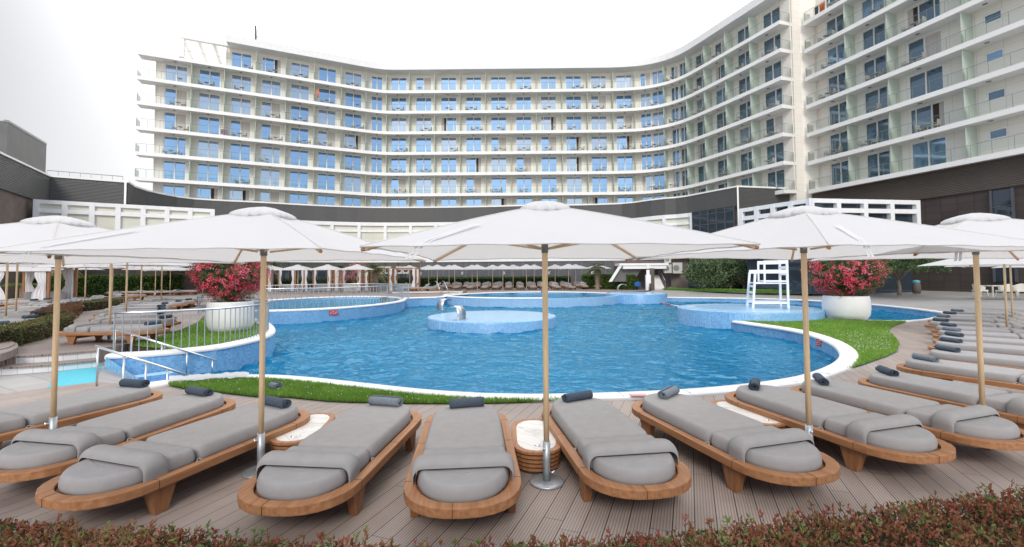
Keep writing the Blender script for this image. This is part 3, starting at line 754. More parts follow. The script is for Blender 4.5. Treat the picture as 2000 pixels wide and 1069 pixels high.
front = [
 ((20,808),(285,752),'teak lounger at the left edge with the dark towel near the turquoise mat',0,.98,0,.1,'dark grey rolled towel nearest to the turquoise mat'),
 ((175,840),(418,766),'teak lounger behind the frontmost left one, its bolster cut by the picture edge',0,.93,.04,-.25,'charcoal rolled towel on the lounger beside the left white pole'),
 ((348,860),(562,786),'big teak lounger at lower left with its dark towel crossed by the white pole',0,.93,-.02,-.2,'dark rolled towel partly behind the wooden pole, in front of the grass'),
 ((646,873),(763,786),'teak lounger left of the middle one, next to the half hidden marble table',1,.96,0,-.15,'pale grey rolled towel left of the middle, in front of the grass'),
 ((907,878),(912,787),'middle teak lounger pointing straight at the pool',0,.92,0,.18,'dark grey rolled towel on the middle lounger'),
 ((1211,863),(1120,775),'teak lounger just right of the central umbrella pole and marble table',0,.93,0,.38,'dark grey rolled towel on the lounger right of the central pole'),
 ((1457,842),(1280,768),'teak lounger right of the middle, hiding most of a marble table',1,.90,-.05,.55,'grey rolled towel next to the red marker on the white coping'),
 ((1673,816),(1455,752),'large teak lounger at lower right beside the pole that stands near the planter',0,.93,.02,.75,'dark rolled towel at the bend of the white coping'),
 ((1826,799),(1578,742),'teak lounger behind the large lower right one, bolster cut by the picture edge',0,.90,.05,.85,'dark rolled towel with visible spiral near the end of the coping'),
 ((1985,779),(1706,727),'teak lounger crossed by the far right pole, its foot end near the lawn',0,.93,0,1.0,'small dark towel roll seen end on beside the lawn'),
]
L0 = None
for i, (sm, fa, lab, tk, tx, ty, tr, tl) in enumerate(front):
    loc, rz = lounger_px(sm, fa)
    if L0 is None: L0 = t = make_lounger('sun_lounger', lab, loc, rz, GL)
    else: t = dup(L0, loc, rz, lab, GL)
    towel(t, tk if tk else (i % 2)*2, tx, ty, tr, tl, GT)
# the row curving away on the right
rr = [(1771,701,.50,-.87),(1815,684,.62,-.78),(1826,667,.66,-.75),(1834,656,.70,-.71),(1832,646,.74,-.67),(1828,637,.78,-.62),(1815,628,.82,-.57),(1822,620,.84,-.54),(1836,614,.86,-.5),(1852,609,.88,-.48)]
for i, (px, py, dx, dy) in enumerate(rr):
    f = G(px, py, .42); d = Vector((dx, dy, 0)).normalized()
    c = f+d*(LA-.12); rz = math.atan2(-d.y, -d.x)
    lab = f'teak lounger at right, {ordinal(i)} beyond the one crossed by the far right pole'
    t = dup(L0, (c.x, c.y, .012), rz, lab, GL)
    towel(t, (1, 0, 2, 0, 1, 2, 0, 1, 0, 1)[i], .86, 0, (1.1, .95, .9, .7, .8, .6, .7, .6, .6, .6)[i], f'rolled towel on the {ordinal(i)} lounger beyond the far right pole', GT)
# ------------------------------------------------------------------ umbrellas
UW, UD, UR, UZ = 1.33, 1.43, 2.18, 2.66
def canopy_mesh(hx, hy, zr, za, n=14, sag=.035, name='canopy'):
    mb = MB(); cr = [(-hx, -hy), (hx, -hy), (hx, hy), (-hx, hy)]; r0 = .10
    rr_ = random.Random(3)
    for q in range(4):
        a, b = cr[q], cr[(q+1) % 4]; vs = []
        for i in range(n+1):
            s = r0+(1-r0)*i/n
            for j in range(n+1):
                t = j/n; w = math.sin(PI*t)
                inw = 1-.025*w*s*s            # hems pulled in between the corners
                x = (a[0]*(1-t)+b[0]*t)*s*inw; y = (a[1]*(1-t)+b[1]*t)*s*inw
                z = za+(zr-za)*(s**1.12) + .016*w*s*s - sag*w*math.sin(PI*min(1, s))*1.0 + .004*math.sin(9*t*PI+q)*s*s
                vs.append((x, y, z))
        mb.add(vs, [(i*(n+1)+j, (i+1)*(n+1)+j, (i+1)*(n+1)+j+1, i*(n+1)+j+1) for i in range(n) for j in range(n)], 0, True)
    return mb.mesh(name, 'canopy')
def cap_mesh(za, r=.265, name='vent_cap'):
    mb = MB(); n = 48; vs = []; R = random.Random(8); ph = [R.uniform(-.3, .3) for _ in range(n)]
    rows = [(.02, .080), (.22, .074), (.45, .060), (.66, .040), (.83, .018), (.95, -.006), (1.0, -.032), (.97, -.04)]
    for k, (rf, z) in enumerate(rows):
        for i in range(n):
            a = 2*PI*i/n; sq = 1/max(abs(math.cos(a)), abs(math.sin(a)))**.75
            sc_ = math.cos(a*16+ph[i]); wob = .009*sc_*rf**4; ru = .005*math.sin(5*a+1.3)+.004*math.sin(11*a)
            vs.append((r*rf*sq*.92*math.cos(a)*(1+.02*sc_*rf), r*rf*sq*.92*math.sin(a)*(1+.02*sc_*rf), za+z+wob+ru*rf))
    m = len(rows); mb.add(vs, [(j*n+i, j*n+(i+1) % n, (j+1)*n+(i+1) % n, (j+1)*n+i) for j in range(m-1) for i in range(n)], 0, True)
    mb.add([vs[i] for i in range(n)]+[(0, 0, za+.08)], [(i, n, (i+1) % n) for i in range(n)], 0, True)
    return mb.mesh(name, 'canopy')
def plate_mb():
    mb = MB(); mb.lathe([(.01, .02), (.155, .020), (.165, .015), (.165, 0), (.01, 0)], 36); return mb
UM = {}
def um_meshes():
    UM['canopy'] = canopy_mesh(UW, UD, UR, UZ); UM['cap'] = cap_mesh(UZ-.035)
    UM['plate'] = plate_mb().mesh('base_plate', 'galv')
    mb = MB(); mb.tube([(0, 0, .018), (0, 0, .39)], .036, 16); UM['socket'] = mb.mesh('pole_socket', 'galv')
    for q, (z, a) in enumerate(((.10, .3), (.33, 2.0))):
        mb = MB(); d = Vector((math.cos(a), -abs(math.sin(a)), 0)).normalized(); mb.tube([d*.03+Vector((0, 0, z)), d*.075+Vector((0, 0, z))], .008, 8); mb.tube([d*.07+Vector((0, 0, z-.02)), d*.07+Vector((0, 0, z+.02))], .006, 6); UM['knob', q] = mb.mesh('clamp_knob', 'steel')
    mb = MB(); mb.tube([(0, 0, .37), (0, 0, 2.30)], .0275, 16); UM['pole'] = mb.mesh('pole', 'pole')
    mb = MB(); mb.tube([(0, 0, 2.20), (0, 0, 2.50)], .034, 14); mb.lathe([(.034, 2.46), (.07, 2.48), (.07, 2.54), (.034, 2.56)], 14); UM['sleeve'] = mb.mesh('pole_sleeve', 'grey_metal')
    for k, (x, y) in enumerate(((-UW, -UD), (UW, -UD), (UW, UD), (-UW, UD))):
        mb = MB(); pts = []
        for i in range(9):
            s = .04+.96*i/8; pts.append((x*s*.985, y*s*.985, UZ+(UR-UZ)*s**1.12-.018))
        mb.tube(pts, .0145, 8); UM['rib', k] = mb.mesh('rib', 'pole')
        mb = MB(); s = .52; mb.tube([(x*.03, y*.03, 2.24), (x*s, y*s, UZ+(UR-UZ)*s**1.12-.05)], .012, 6); UM['strut', k] = mb.mesh('strut', 'pole')
        mb = MB(); v = Vector((x, y, 0)).normalized(); mb.tube([(x*.965, y*.965, UR-.012), (x*.995, y*.995, UR-.022)], .012, 8); UM['tip', k] = mb.mesh('corner_pocket', 'teak')
    mb = MB()
    for k, (dx, l) in enumerate(((0, .30), (.035, .24))):
        vs = []
        for i in range(8):
            t = i/7; s = .62+t*.42; x = -UW*.55*s*1.35+dx; y = -UD*s*.985; zz = UZ+(UR-UZ)*min(1, s)**1.12+.012-(max(0, s-.97))*1.4
            vs += [(x, y, zz), (x+.022, y-.004, zz)]
        mb.add(vs, [(2*i, 2*i+1, 2*i+3, 2*i+2) for i in range(7)])
    UM['strap'] = mb.mesh('tie_strap', 'canopy')
    mb = MB(); n = 12
    for x, y in ((-UW, -UD), (UW, -UD), (UW, UD), (-UW, UD)): mb.tube([(x*s, y*s, UZ+(UR-UZ)*s**1.12+.001) for s in [.1+.9*i/n for i in range(n+1)]], .0055, 5)
    cr = [(-UW, -UD), (UW, -UD), (UW, UD), (-UW, UD)]
    for q in range(4):
        a, b = cr[q], cr[(q+1) % 4]; pts = []
        for j in range(15): t = j/14; w = math.sin(PI*t); f = 1-.025*w; pts.append(((a[0]*(1-t)+b[0]*t)*f, (a[1]*(1-t)+b[1]*t)*f, UR+.016*w+.004*math.sin(9*t*PI+q)-.002))
        mb.tube(pts, .005, 5)
    UM['seam'] = mb.mesh('canopy_seam', 'canopy')
um_meshes()
def make_umbrella(label, loc, rz, group):
    t = thing('parasol', label, 'umbrella', loc, rz, group)
    link('base_plate', UM['plate'], t); s = link('pole_socket', UM['socket'], t); link('clamp_knob', UM['knob', 0], s); link('clamp_knob', UM['knob', 1], s)
    p = link('pole', UM['pole'], t); link('pole_sleeve', UM['sleeve'], t)
    c = link('canopy', UM['canopy'], t); link('vent_cap', UM['cap'], c); link('tie_strap', UM['strap'], c); link('seam', UM['seam'], c)
    for k in range(4):
        r = link('rib', UM['rib', k], t); link('corner_pocket', UM['tip', k], r); link('strut', UM['strut', k], t)
    return t
GU = 'white square parasols with wooden poles'
U0b = make_umbrella('white parasol in the middle foreground whose round steel base shows', (G(1068,945,0).x, G(1068,945,0).y, .014), 0, GU)
for (px, y, ang, lab) in ((104, 5.2, 0, 'white parasol at the far left foreground, pole behind two grey loungers'),
        (510, 4.68, 4, 'white parasol left of the middle, pole in front of the red oleander'),
        (1580, 4.94, 15, 'white parasol right of the middle, pole next to the right planter'),
        (1919, 5.69, -15, 'white parasol at the far right foreground, pole among the right loungers')):
    z = {104: 819, 510: 850.5, 1580: 834, 1919: 795}[px]; p = G(px, z, .38)
    dup(U0b, (p.x, p.y, .014), math.radians({104: 0, 510: -4, 1580: 15, 1919: -15}[px]), lab, GU)
for (px, py, lab, a) in ((1967,640,'white parasol behind the far right one over the lounger row',20),(1978,622,'white parasol at the right edge beside the dining table',35),(2060,600,'white parasol beyond the right edge with only its corner showing',10)):
    p = G(px, py, .4); dup(U0b, (p.x, p.y, .014), math.radians(a), lab, GU)
# ------------------------------------------------------------------ side tables
def table_thing(label, loc, rz):
    t = thing('side_table', label, 'side table', loc, rz, 'oval marble topped side tables')
    a, b = .54, .26
    def ov(a, b): return stad(a, b, min(a, .3), 10)
    o, i = ov(a, b), ov(a-.055, b-.055); n = len(o)
    mb = MB(); vs = [(x, y, z) for z in (.215, .245) for x, y in o]+[(x, y, z) for z in (.215, .245) for x, y in i]; fs = []
    for k in range(n):
        j = (k+1) % n; fs += [(k, j, n+j, n+k), (2*n+j, 2*n+k, 3*n+k, 3*n+j), (n+k, n+j, 3*n+j, 3*n+k), (j, k, 2*n+k, 2*n+j)]
    mb.add(vs, fs); link('rim', shared('table_rim', mb, 'teak', .004), t)
    mb = MB(); mb.prism(ov(a-.056, b-.056), .20, .240); part('marble_top', mb, 'marble', t)
    mb = MB()
    for k, (z, s) in enumerate(((.170, .975), (.125, .95), (.080, .925), (.035, .90))): mb.prism([(x*s, y*s) for x, y in o], z, z+.028)
    part('slat_ring', mb, 'teak_dark', t)
    mb = MB(); mb.prism([(x*.86, y*.82) for x, y in o], .002, .21); part('core', mb, 'dark', t)
    mb = MB(); mb.lathe([(.0, .250), (.016, .252), (.028, .249), (.03, .243)], 16, (-.34, 0, 0)); part('cup_stud', mb, 'steel', t)
    return t
for (n1, f1, lab) in (((1052,886),(1040,818),'oval marble topped teak table beside the central pole'), ((558,868),(625,806),'oval marble topped teak table half hidden left of the middle'), ((1510,826),(1415,786),'oval marble topped teak table behind the lounger right of the middle')):
    a_, b_ = G(*n1, .25), G(*f1, .25); c_ = (a_+b_)/2; d = b_-a_; table_thing(lab, (c_.x, c_.y, .012), math.atan2(d.y, d.x))
# towel on the grass, cloth on the coping, hose
p = G(537, 757, .08); t_ = tag(link('rolled_towel', TOW[1], None, (p.x, p.y, .10), 1.0), 'pale crumpled towel roll lying on the grass by the pole', 'towel', GT); t_.scale = (1.2, .55, 1.3)
mb = MB(); nx, ny = 26, 10; vs = []
for i in range(nx+1):
    for j in range(ny+1):
        q = G(330+i*6, 742-i*.35+ (j-5)*1.1, .08); vs.append((q.x, q.y, .082+.014*math.sin(i*.9+j*.6)*math.sin(j*.7+i*.3)+.007*math.sin(i*2.1)+.014))
mb.add(vs, [(i*(ny+1)+j, (i+1)*(ny+1)+j, (i+1)*(ny+1)+j+1, i*(ny+1)+j+1) for i in range(nx) for j in range(ny) if 2 < j+2*math.sin(i*.5)+4 < 13], 0, True)
solo('pool_cloth', mb, 'canopy', 'crumpled white cloth lying on the coping by the pool rail', 'cloth', origin=tuple(G(400, 740, 0)))
# ------------------------------------------------------------------ hotel
HP = [(-47,57),(-22.5,68.8),(-20.6,69.6),(-19,70.0),(-16,70.05),(14,69.75),(17,69.6),(19.6,69.2),(21.8,68.3),(23.6,66.9),(25,64.9),(26.3,61.6),(27.8,57.6),(30.3,50.9)]
HP = [HP[0]] + smooth_line(HP[1:-1], 1) + [HP[-1]]
WP = offset(HP, 1.6)
WP[0] = (WP[0][0]+1.45, WP[0][1]+.70)
SZ = [30.5-3.2*k for k in range(7)]
hotel = thing('hotel', 'large curved white hotel with seven storeys of balconies behind the pool', 'hotel', (-2, 75, .33))
HO = (-2, 75, .33)
def hp(name, mb, mats, kind=None, parent=None):
    o = part(name, mb, mats, parent or hotel, HO)
    if kind: o['kind'] = kind
    return o
RP = [(33.3,51.4),(36.0,42.2),(41.6,23.0)]          # balcony edge of the right wing
RW = offset(RP, 1.6)
RW = RW[:]
# bays: (wall path id, centre s, width, kind)
def s_of_px(path, px):
    best = None; L = plen(path); N = 1600
    for i in range(N+1):
        (x, y), a = along(path, L*i/N); e = abs(1000+F_PX*x/y-px)
        if best is None or e < best[0]: best = (e, L*i/N)
    return best[1]
bays = []
for k in range(7): bays.append((WP, 2.15+3.72*k, 2.5, 'w'))
bays.append((WP, s_of_px(WP, 734), 1.7, 'n'))
sc0 = s_of_px(WP, 777.5)
for k in range(10): bays.append((WP, sc0+3.93*k, 2.5, 'w'))
for a, b in ((1256,1277),(1279,1302),(1317,1332),(1336,1347),(1368,1389),(1407,1430),(1450,1481),(1501,1539)):
    s0, s1 = s_of_px(WP, a), s_of_px(WP, b); w = {1256: 1.9, 1279: 1.9, 1317: 1.7, 1336: 1.3}.get(a, 2.5)
    bays.append((WP, (s0+s1)/2, min(w, max(1.2, s1-s0)) if a < 1360 else 2.4, 'w' if w > 1.6 else 'n'))
for a, b in ((1628,1668),(1699,1746),(1788,1858)):
    s0, s1 = s_of_px(RW, a), s_of_px(RW, b); bays.append((RW, (s0+s1)/2, s1-s0, 'w'))
s0, s1 = s_of_px(RW, 1941), s_of_px(RW, 1980); bays.append((RW, (s0+s1)/2, s1-s0, 's'))
WH = 2.72
# wall skins with openings
def wall_skin(mb, path, openings, z0, z1, zo0, zo1, th=.16, s_a=0, s_b=None):
    L = plen(path) if s_b is None else s_b; ops = sorted(openings); cur = s_a
    def strip(a, b, za, zb):
        if b-a < .02: return
        p = sub_line(path, a, b); sweep(mb, p, [(0, za), (0, zb), (th, zb), (th, za)])
    for a, b in ops:
        strip(cur, a, zo0, zo1); cur = b
    strip(cur, L, zo0, zo1); strip(s_a, L, zo1, z1)
    if zo0 > z0: strip(s_a, L, z0, zo0)
mbw = MB(); mbi = MB()
for k, z in enumerate(SZ):
    ops = [(c-w/2, c+w/2) for p, c, w, t in bays if p is WP]
    s_a = 0
    if k == 0: s_a = s_of_px(WP, 436); ops = [o for o in ops if o[0] > s_a]
    wall_skin(mbw, WP, ops, z, z+3.2, z, z+WH, s_a=s_a)
    opr = [(c-w/2, c+w/2) for p, c, w, t in bays if p is RW and t == 'w']
    wall_skin(mbw, RW, opr, z, z+3.2, z, z+WH, s_b=s_of_px(RW, 1925))
    c = [(c-w/2, c+w/2) for p, c, w, t in bays if p is RW and t == 's']
    p2 = RW; wall_skin(mbw, p2, c, z, z+3.2, z+1.45, z+2.25, s_a=s_of_px(RW, 1925))
# solid masses behind
M1 = sub_line(WP, 0, plen(WP)); 
sweep(mbw, WP, [(.34, .4), (.34, 30.55), (15, 30.55), (15, .4)])
up = sub_line(WP, s_of_px(WP, 436), plen(WP)); sweep(mbw, up, [(.34, 30.56), (.34, 33.7), (15, 33.7), (15, 30.56)])
sweep(mbw, RW, [(.34, 10), (.34, 40), (14, 40), (14, 10)])
# end walls closing the gap between skin and mass
(x0, y0), a0 = along(WP, 0); mbw.box((x0-.02+.17*-math.sin(a0), y0+.17*math.cos(a0), 20.3), (.12, .5, 20.3), a0)
a1 = math.atan2(up[1][1]-up[0][1], up[1][0]-up[0][0]); mbw.box((up[0][0]-.06-.17*math.sin(a1), up[0][1]+.17*math.cos(a1), 32.1), (.12, .5, 3.1), a1)
hp('wall', mbw, 'wall')
# stone tower between the two wings
def pxw(px, y): d = ray(px, 500); return (d.x/d.y*y, y)
ta, tb, tc, td = pxw(1562, 52.2), pxw(1603, 51.6), pxw(1643, 52.6), (44, 60)
mb = MB(); mb.prism([ta, tb, (tb[0]+1.9, tb[1]+.3), (46, 56), (40, 66), (ta[0]+1.5, 60)], 8, 46)
mb2 = MB()
for z in SZ: sweep(mb2, [ta, tb, (tb[0]+1.9, tb[1]+.3)], [(.1, z-.1), (-.05, z-.1), (-.05, z+.02), (.1, z+.02)])
hp('stair_tower', mb, 'wall'); hp('string_course', mb2, 'slab')
# slabs, roof
for k, z in enumerate(SZ):
    mb = MB(); sweep(mb, HP, [(0, z-.40), (0, z+.02), (1.95, z+.02), (1.95, z-.20), (.25, z-.20), (.25, z-.40)][::-1] if False else [(0, z-.42), (0, z+.02), (1.95, z+.02), (1.95, z-.30)])
    hp('balcony_slab', mb, 'slab')
    mb = MB(); sweep(mb, RP, [(0, z-.42), (0, z+.02), (1.95, z+.02), (1.95, z-.30)]); hp('balcony_slab', mb, 'slab')
z = 33.7
mb = MB(); sa = s_of_px(HP, 434)
rp_ = sub_line(HP, sa, plen(HP)); rp2 = offset(rp_, -.25)
sweep(mb, rp2, [(0, z-.05), (-.0, z+.95), (.35, z+.95), (.35, z+.25), (16.5, z+.25), (16.5, z-.02), (1.9, z-.02)]); hp('roof', mb, ['planter'])
# pergola frame on the upper left terrace
(ax, ay), aa = along(HP, s_of_px(HP, 345)); (bx, by), _ = along(HP, s_of_px(HP, 435)); nx_, ny_ = -math.sin(aa), math.cos(aa)
mb = MB(); d = .55; L = math.dist((ax, ay), (bx, by))
mb.box(((ax+bx)/2+nx_*.2, (ay+by)/2+ny_*.2, 33.55), (L+.2, .6, .85), aa); mb.box((ax+nx_*.25, ay+ny_*.25, 32), (.6, .6, 2.8), aa)
for s in (0.02, .36, .70):
    x, y = ax+(bx-ax)*s, ay+(by-ay)*s; mb.box((x+nx_*3.6, y+ny_*3.6, 33.45), (.4, 6.6, .5), aa); mb.box((x+nx_*6.8, y+ny_*6.8, 32), (.3, .3, 3), aa)
hp('roof_pergola', mb, 'slab')
mb = MB(); (x, y), a = along(WP, s_of_px(WP, 400)); 
# balustrades
def railing(path, z, s0=0, s1=None, inset=.10, ends=(False, False)):
    L = plen(path) if s1 is None else s1; p = offset(sub_line(path, s0, L), inset); g = MB(); h = MB()
    if ends[0]: a = along(path, 0)[1]; p = [(p[0][0]-math.sin(a)*1.5, p[0][1]+math.cos(a)*1.5)]+p
    if ends[1]: a = along(path, 9999)[1]; p = p+[(p[-1][0]-math.sin(a)*1.5, p[-1][1]+math.cos(a)*1.5)]
    vs = []
    for q in p: vs += [(q[0], q[1], z+.10), (q[0], q[1], z+1.0)]
    g.add(vs, [(2*i, 2*i+2, 2*i+3, 2*i+1) for i in range(len(p)-1)])
    h.tube([(q[0], q[1], z+1.07) for q in p], .02, 5)
    LL = plen(p); n = int(LL/1.3)
    for i in range(n+1):
        (x, y), _ = along(p, LL*i/n); h.box((x, y, z+.54), (.022, .022, 1.06))
    o = hp('glass_railing', g, 'rail_glass'); hp('handrail', h, 'grey_metal', parent=None)
for k, z in enumerate(SZ):
    railing(HP, z, ends=(True, True)); railing(RP, z, ends=(True, False))
# windows: one mesh per kind, centred at the sill, x along the wall, y into the wall
def win_meshes(w, kind, seed, g0=0):
    r = random.Random(seed); fr = MB(); gl = MB(); h = WH if kind != 's' else .8; t = .10
    y = .10
    fr.box((0, y, t/2), (w, .09, t)); fr.box((0, y, h-t/2), (w, .09, t)); fr.box((-w/2+t/2, y, h/2), (t, .09, h-2*t)); fr.box((w/2-t/2, y, h/2), (t, .09, h-2*t))
    if kind != 's':
        v = seed % 10
        if v in (3, 7) and kind == 'w':      # sliding door standing open: dark room and a curtain
            o = 1 if v == 3 else -1
            fr.box((o*w*.13, y, h/2), (t, .09, h-2*t)); fr.box((o*-w*.32, y, h/2), (t*.8, .09, h-2*t))
            x0, x1 = sorted((o*w*.13, -o*w/2)); gl.box(((x0+x1)/2, y+.02, h/2), (x1-x0-t, .02, h-2*t), 0, g0)
            x0, x1 = sorted((o*w*.13, o*w/2)); gl.box(((x0+x1)/2, y+.1, h/2), (x1-x0, .02, h-.1), 0, 1)
            cx = o*(w/2-.28); vs = []
            for i in range(15):
                xx = cx-.24+.48*i/14; yy = y+.06+.03*math.sin(i*1.9); vs += [(xx, yy, .08), (xx, yy, h-.09)]
            gl.add(vs, [(2*i, 2*i+2, 2*i+3, 2*i+1) for i in range(14)], 2, True)
        else:
            m = 0 if v != 5 else w*.12
            fr.box((m, y, h/2), (t*1.2, .09, h-2*t))
            gl.box((m-w/4-m/2, y+.02, h/2), (w/2+m-t*1.5, .02, h-2*t), 0, g0)
            gl.box((m+w/4-m/2, y+.035, h/2), (w/2-m-t*1.5, .02, h-2*t), 0, g0 if v != 8 else 2)
    else: gl.box((0, y+.02, h/2), (w-2*t, .02, h-2*t), 0, g0)
    return fr, gl
WMATS = ['window', 'dark', 'curtain', 'window_b', 'window_p']
cache = {}
allw = []
rw = random.Random(21)
for bi, (path, c, w, kind) in enumerate(bays):
    (x, y), a = along(path, c)
    for k, z in enumerate(SZ):
        if k == 0 and path is WP and c < s_of_px(WP, 436): continue
        zz = z+.02 if kind != 's' else z+1.45
        v = rw.choice((0,0,0,0,1,1,2,3,7,5,8,0,0,8,5,0,1)) if kind == 'w' else 0
        allw.append((math.dist((x, y, zz), (0, 0, 2)) + (200 if F_PX*(zz+2.4-2)/y > 560 else 0), x, y, zz, a, round(w, 1), kind, v))
allw.sort()
rest_f, rest_g = MB(), MB()
def place(mb_src, mb_dst, x, y, z, a):
    c, s = math.cos(a), math.sin(a); o = len(mb_dst.v)
    mb_dst.v += [(x+p[0]*c-p[1]*s, y+p[0]*s+p[1]*c, z+p[2]) for p in mb_src.v]
    mb_dst.f += [tuple(i+o for i in f) for f in mb_src.f]; mb_dst.mi += mb_src.mi; mb_dst.sm += mb_src.sm
for i, (d, x, y, z, a, w, kind, v) in enumerate(allw):
    key = (w, kind, v, 3 if x > 24.5 and rw.random() < .8 else 4 if rw.random() < .3 else 0)
    if key not in cache:
        f, g = win_meshes(w, kind, v, key[3]); cache[key] = (f, g, f.mesh('window_frame', 'frame'), g.mesh('window_pane', WMATS))
    f, g, fm, gm = cache[key]
    if i < 100:
        o = link('window', fm, hotel, (x-HO[0], y-HO[1], z-HO[2]), a); link('pane', gm, o)
    else: place(f, rest_f, x, y, z, a); place(g, rest_g, x, y, z, a)
o = hp('windows', rest_f, 'frame', 'stuff'); g = link('panes', None or rest_g.mesh('panes', WMATS), o); g['kind'] = 'stuff'
g.location = (-HO[0], -HO[1], -HO[2])
# frosted dividers between the balconies
divs = []
def mids(path, lst):
    cs = sorted(c for p, c, w, t in bays if p is path); return cs
wc = sorted(c for p, c, w, t in bays if p is WP)
dv = [(wc[i]+wc[i+1])/2 for i in range(len(wc)-1)]
dv = [d for i, d in enumerate(dv) if i not in (18, 20)]
div_pos = [(WP, d) for d in dv] + [(RW, s_of_px(RW, p)-.0) for p in (1684, 1769, 1920)]
for path, s in div_pos:
    (x, y), a = along(path, s)
    for k, z in enumerate(SZ):
        if k == 0 and path is WP and s < s_of_px(WP, 440): continue
        divs.append((math.dist((x, y, z), (0, 0, 2)), x, y, z, a))
divs.sort(); dm = MB(); dm.box((0, -.72, 1.37), (.05, 1.40, 2.70)); dme = dm.mesh('divider', 'frost'); rest = MB()
for i, (d, x, y, z, a) in enumerate(divs):
    if i < 100: link('divider', dme, hotel, (x-HO[0], y-HO[1], z+.02-HO[2]), a)
    else: place(dm, rest, x, y, z+.02, a)
hp('dividers', rest, 'frost', 'stuff')
# soffit lamps
mb = MB()
for path, c, w, kind in bays:
    (x, y), a = along(path, c)
    for z in SZ: mb.lathe([(.01, -.44), (.17, -.44), (.17, -.30)], 8, (x+math.sin(a)*.8, y-math.cos(a)*.8, z+.03))
o = hp('ceiling_lamps', mb, 'grey_metal', 'stuff')
# rooftop bits
(x, y), a = along(HP, s_of_px(HP, 446)); t = thing('roof_sign', 'dark upright sign board seen edge on over the hotel roof', 'sign', (x+1, y+4, 33.95))
mb = MB(); mb.box((0, 0, 2.0), (.22, 3.4, 3.0), a); part('board', mb, 'dark_panel', t)
mb = MB()
for yy in (-1.2, 1.2): mb.tube([(.15, yy, 2.6), (3.4, yy, .0)], .06, 6); mb.tube([(.15, yy, 1.2), (1.8, yy, 0)], .05, 6); mb.tube([(.1, yy, 0), (.1, yy, 3.2)], .06, 6)
part('truss', mb, 'frame', t)
(x, y), a = along(HP, s_of_px(HP, 1315)); mb = MB(); mb.box((0, 0, .6), (1.6, 1.2, 1.4)); mb.box((0, 0, 1.4), (1.9, 1.5, .2)); solo('roof_vent', mb, 'slab', 'small white vent box on the curve of the hotel roof', 'vent')
bpy.data.objects['roof_vent'].location = (x+.8, y+2.2, 33.95)
# balcony furniture
tm = MB(); tm.lathe([(.01, .70), (.30, .70), (.30, .67), (.03, .66), (.03, .02), (.2, .0)], 10); tme = tm.mesh('balcony_table', 'patio')
cm = MB(); cm.box((0, 0, .42), (.5, .5, .05)); cm.box((0, .24, .66), (.5, .05, .44))
for sx in (-1, 1):
    cm.box((sx*.23, -.22, .21), (.04, .04, .42)); cm.box((sx*.23, .22, .21), (.04, .04, .42)); cm.box((sx*.25, 0, .62), (.04, .46, .04))
cme = cm.mesh('balcony_chair', 'patio')
gt_ = 'small tables on the hotel balconies'; gc_ = 'white chairs on the hotel balconies'
for path, c, w, kind in bays:
    if kind != 'w': continue
    (x, y), a = along(path, c)
    for k, z in enumerate(SZ[:6]):
        if (k == 0 and path is WP and c < s_of_px(WP, 436)) or rw.random() < .3: continue
        if F_PX*(z+.6-2)/y > 545: continue
        if 1000+F_PX*x/y > 2010: continue
        u = rw.uniform(-.5, .7); q = rw.uniform(-.1, .1)
        def pt(u, v): return (x+u*math.cos(a)+v*math.sin(a), y+u*math.sin(a)-v*math.cos(a), z+.022)
        tag(link('balcony_table', tme, None, pt(u, .85), a), 'small round table on a hotel balcony behind the glass rail', 'table', gt_)
        for s in (-1, 1):
            if rw.random() < .8: tag(link('balcony_chair', cme, None, pt(u+s*.62, .85+q), a-s*PI/2+rw.uniform(-.3, .3)), 'white chair beside a round table on a hotel balcony', 'chair', gc_)
def cloth(px, py, mat_, label, w=.7, h=1.3, path=WP, zf=None):
    s = s_of_px(path, px); (x, y), a = along(offset(path, -1.3), s); z = zf
    m = MB(); vs = []
    for i in range(9):
        for j in range(7): u = -w/2+w*i/8; vs.append((u*(1-.15*j/6*math.sin(i)), .04*math.sin(i*1.7+j*.4), -h*j/6))
    m.add(vs, [(i*7+j, (i+1)*7+j, (i+1)*7+j+1, i*7+j+1) for i in range(8) for j in range(6)], 0, True)
    o = link('hanging_towel', m.mesh('hanging_towel', mat_), None, (x, y, z), a); tag(o, label, 'towel', 'towels hung on the hotel balconies')
cloth(617, 185, 'orange', 'orange towel hanging on an upper balcony of the left wing', .32, 1.2, zf=SZ[1]+1.9)
cloth(1640, 60, 'orange', 'red towel over the top balcony rail of the right wing', .7, .9, RW, SZ[0]+1.1)
cloth(1628, 66, 'dark_panel', 'black towel beside the red one on the top right balcony', .5, .9, RW, SZ[0]+1.1)
cloth(436, 253, 'mauve', 'mauve cloth on a balcony in the middle of the left wing', .9, .7, zf=SZ[3]+.9)
# ------------------------------------------------------------------ podium in front of the hotel
pp = [(250,355),(263,364),(293,374),(361,387),(430,391.5),(500,394.5),(590,400),(680,404),(750,405.5),(850,405),(950,403.5),(1016,401.5),(1117,400.5),(1180,399),(1226,397),(1288,388),(1331,385),(1377,376),(1440,364)]
pp = [(G(x, y, 11.7).x, G(x, y, 11.7).y) for x, y in pp]
pp = [pp[0]]+smooth_line(pp[1:-1], 1)+[pp[-1]]
pod = thing('podium_building', 'low curved building with a graphite louvre band below the hotel', 'building', (0, 70, .33)); PO = (0, 70, .33)
def pq(name, mb, mats, kind=None):
    o = part(name, mb, mats, pod, PO)
    if kind: o['kind'] = kind
    return o
corner = pp[-1]; right_end = (G(1612, 371, 11.7).x, G(1612, 371, 11.7).y)
left_pts = [(-38.2, 33.0), (-43.8, 43.4), (pp[0][0]-.05, pp[0][1]-.2)]
mb = MB(); sweep(mb, pp, [(0, 9.55), (0, 11.6), (.5, 11.6), (.5, 9.55)]); sweep(mb, [corner, right_end], [(0, 9.2), (0, 11.6), (.5, 11.6), (.5, 9.2)]); pq('louvre_band', mb, 'louvre')
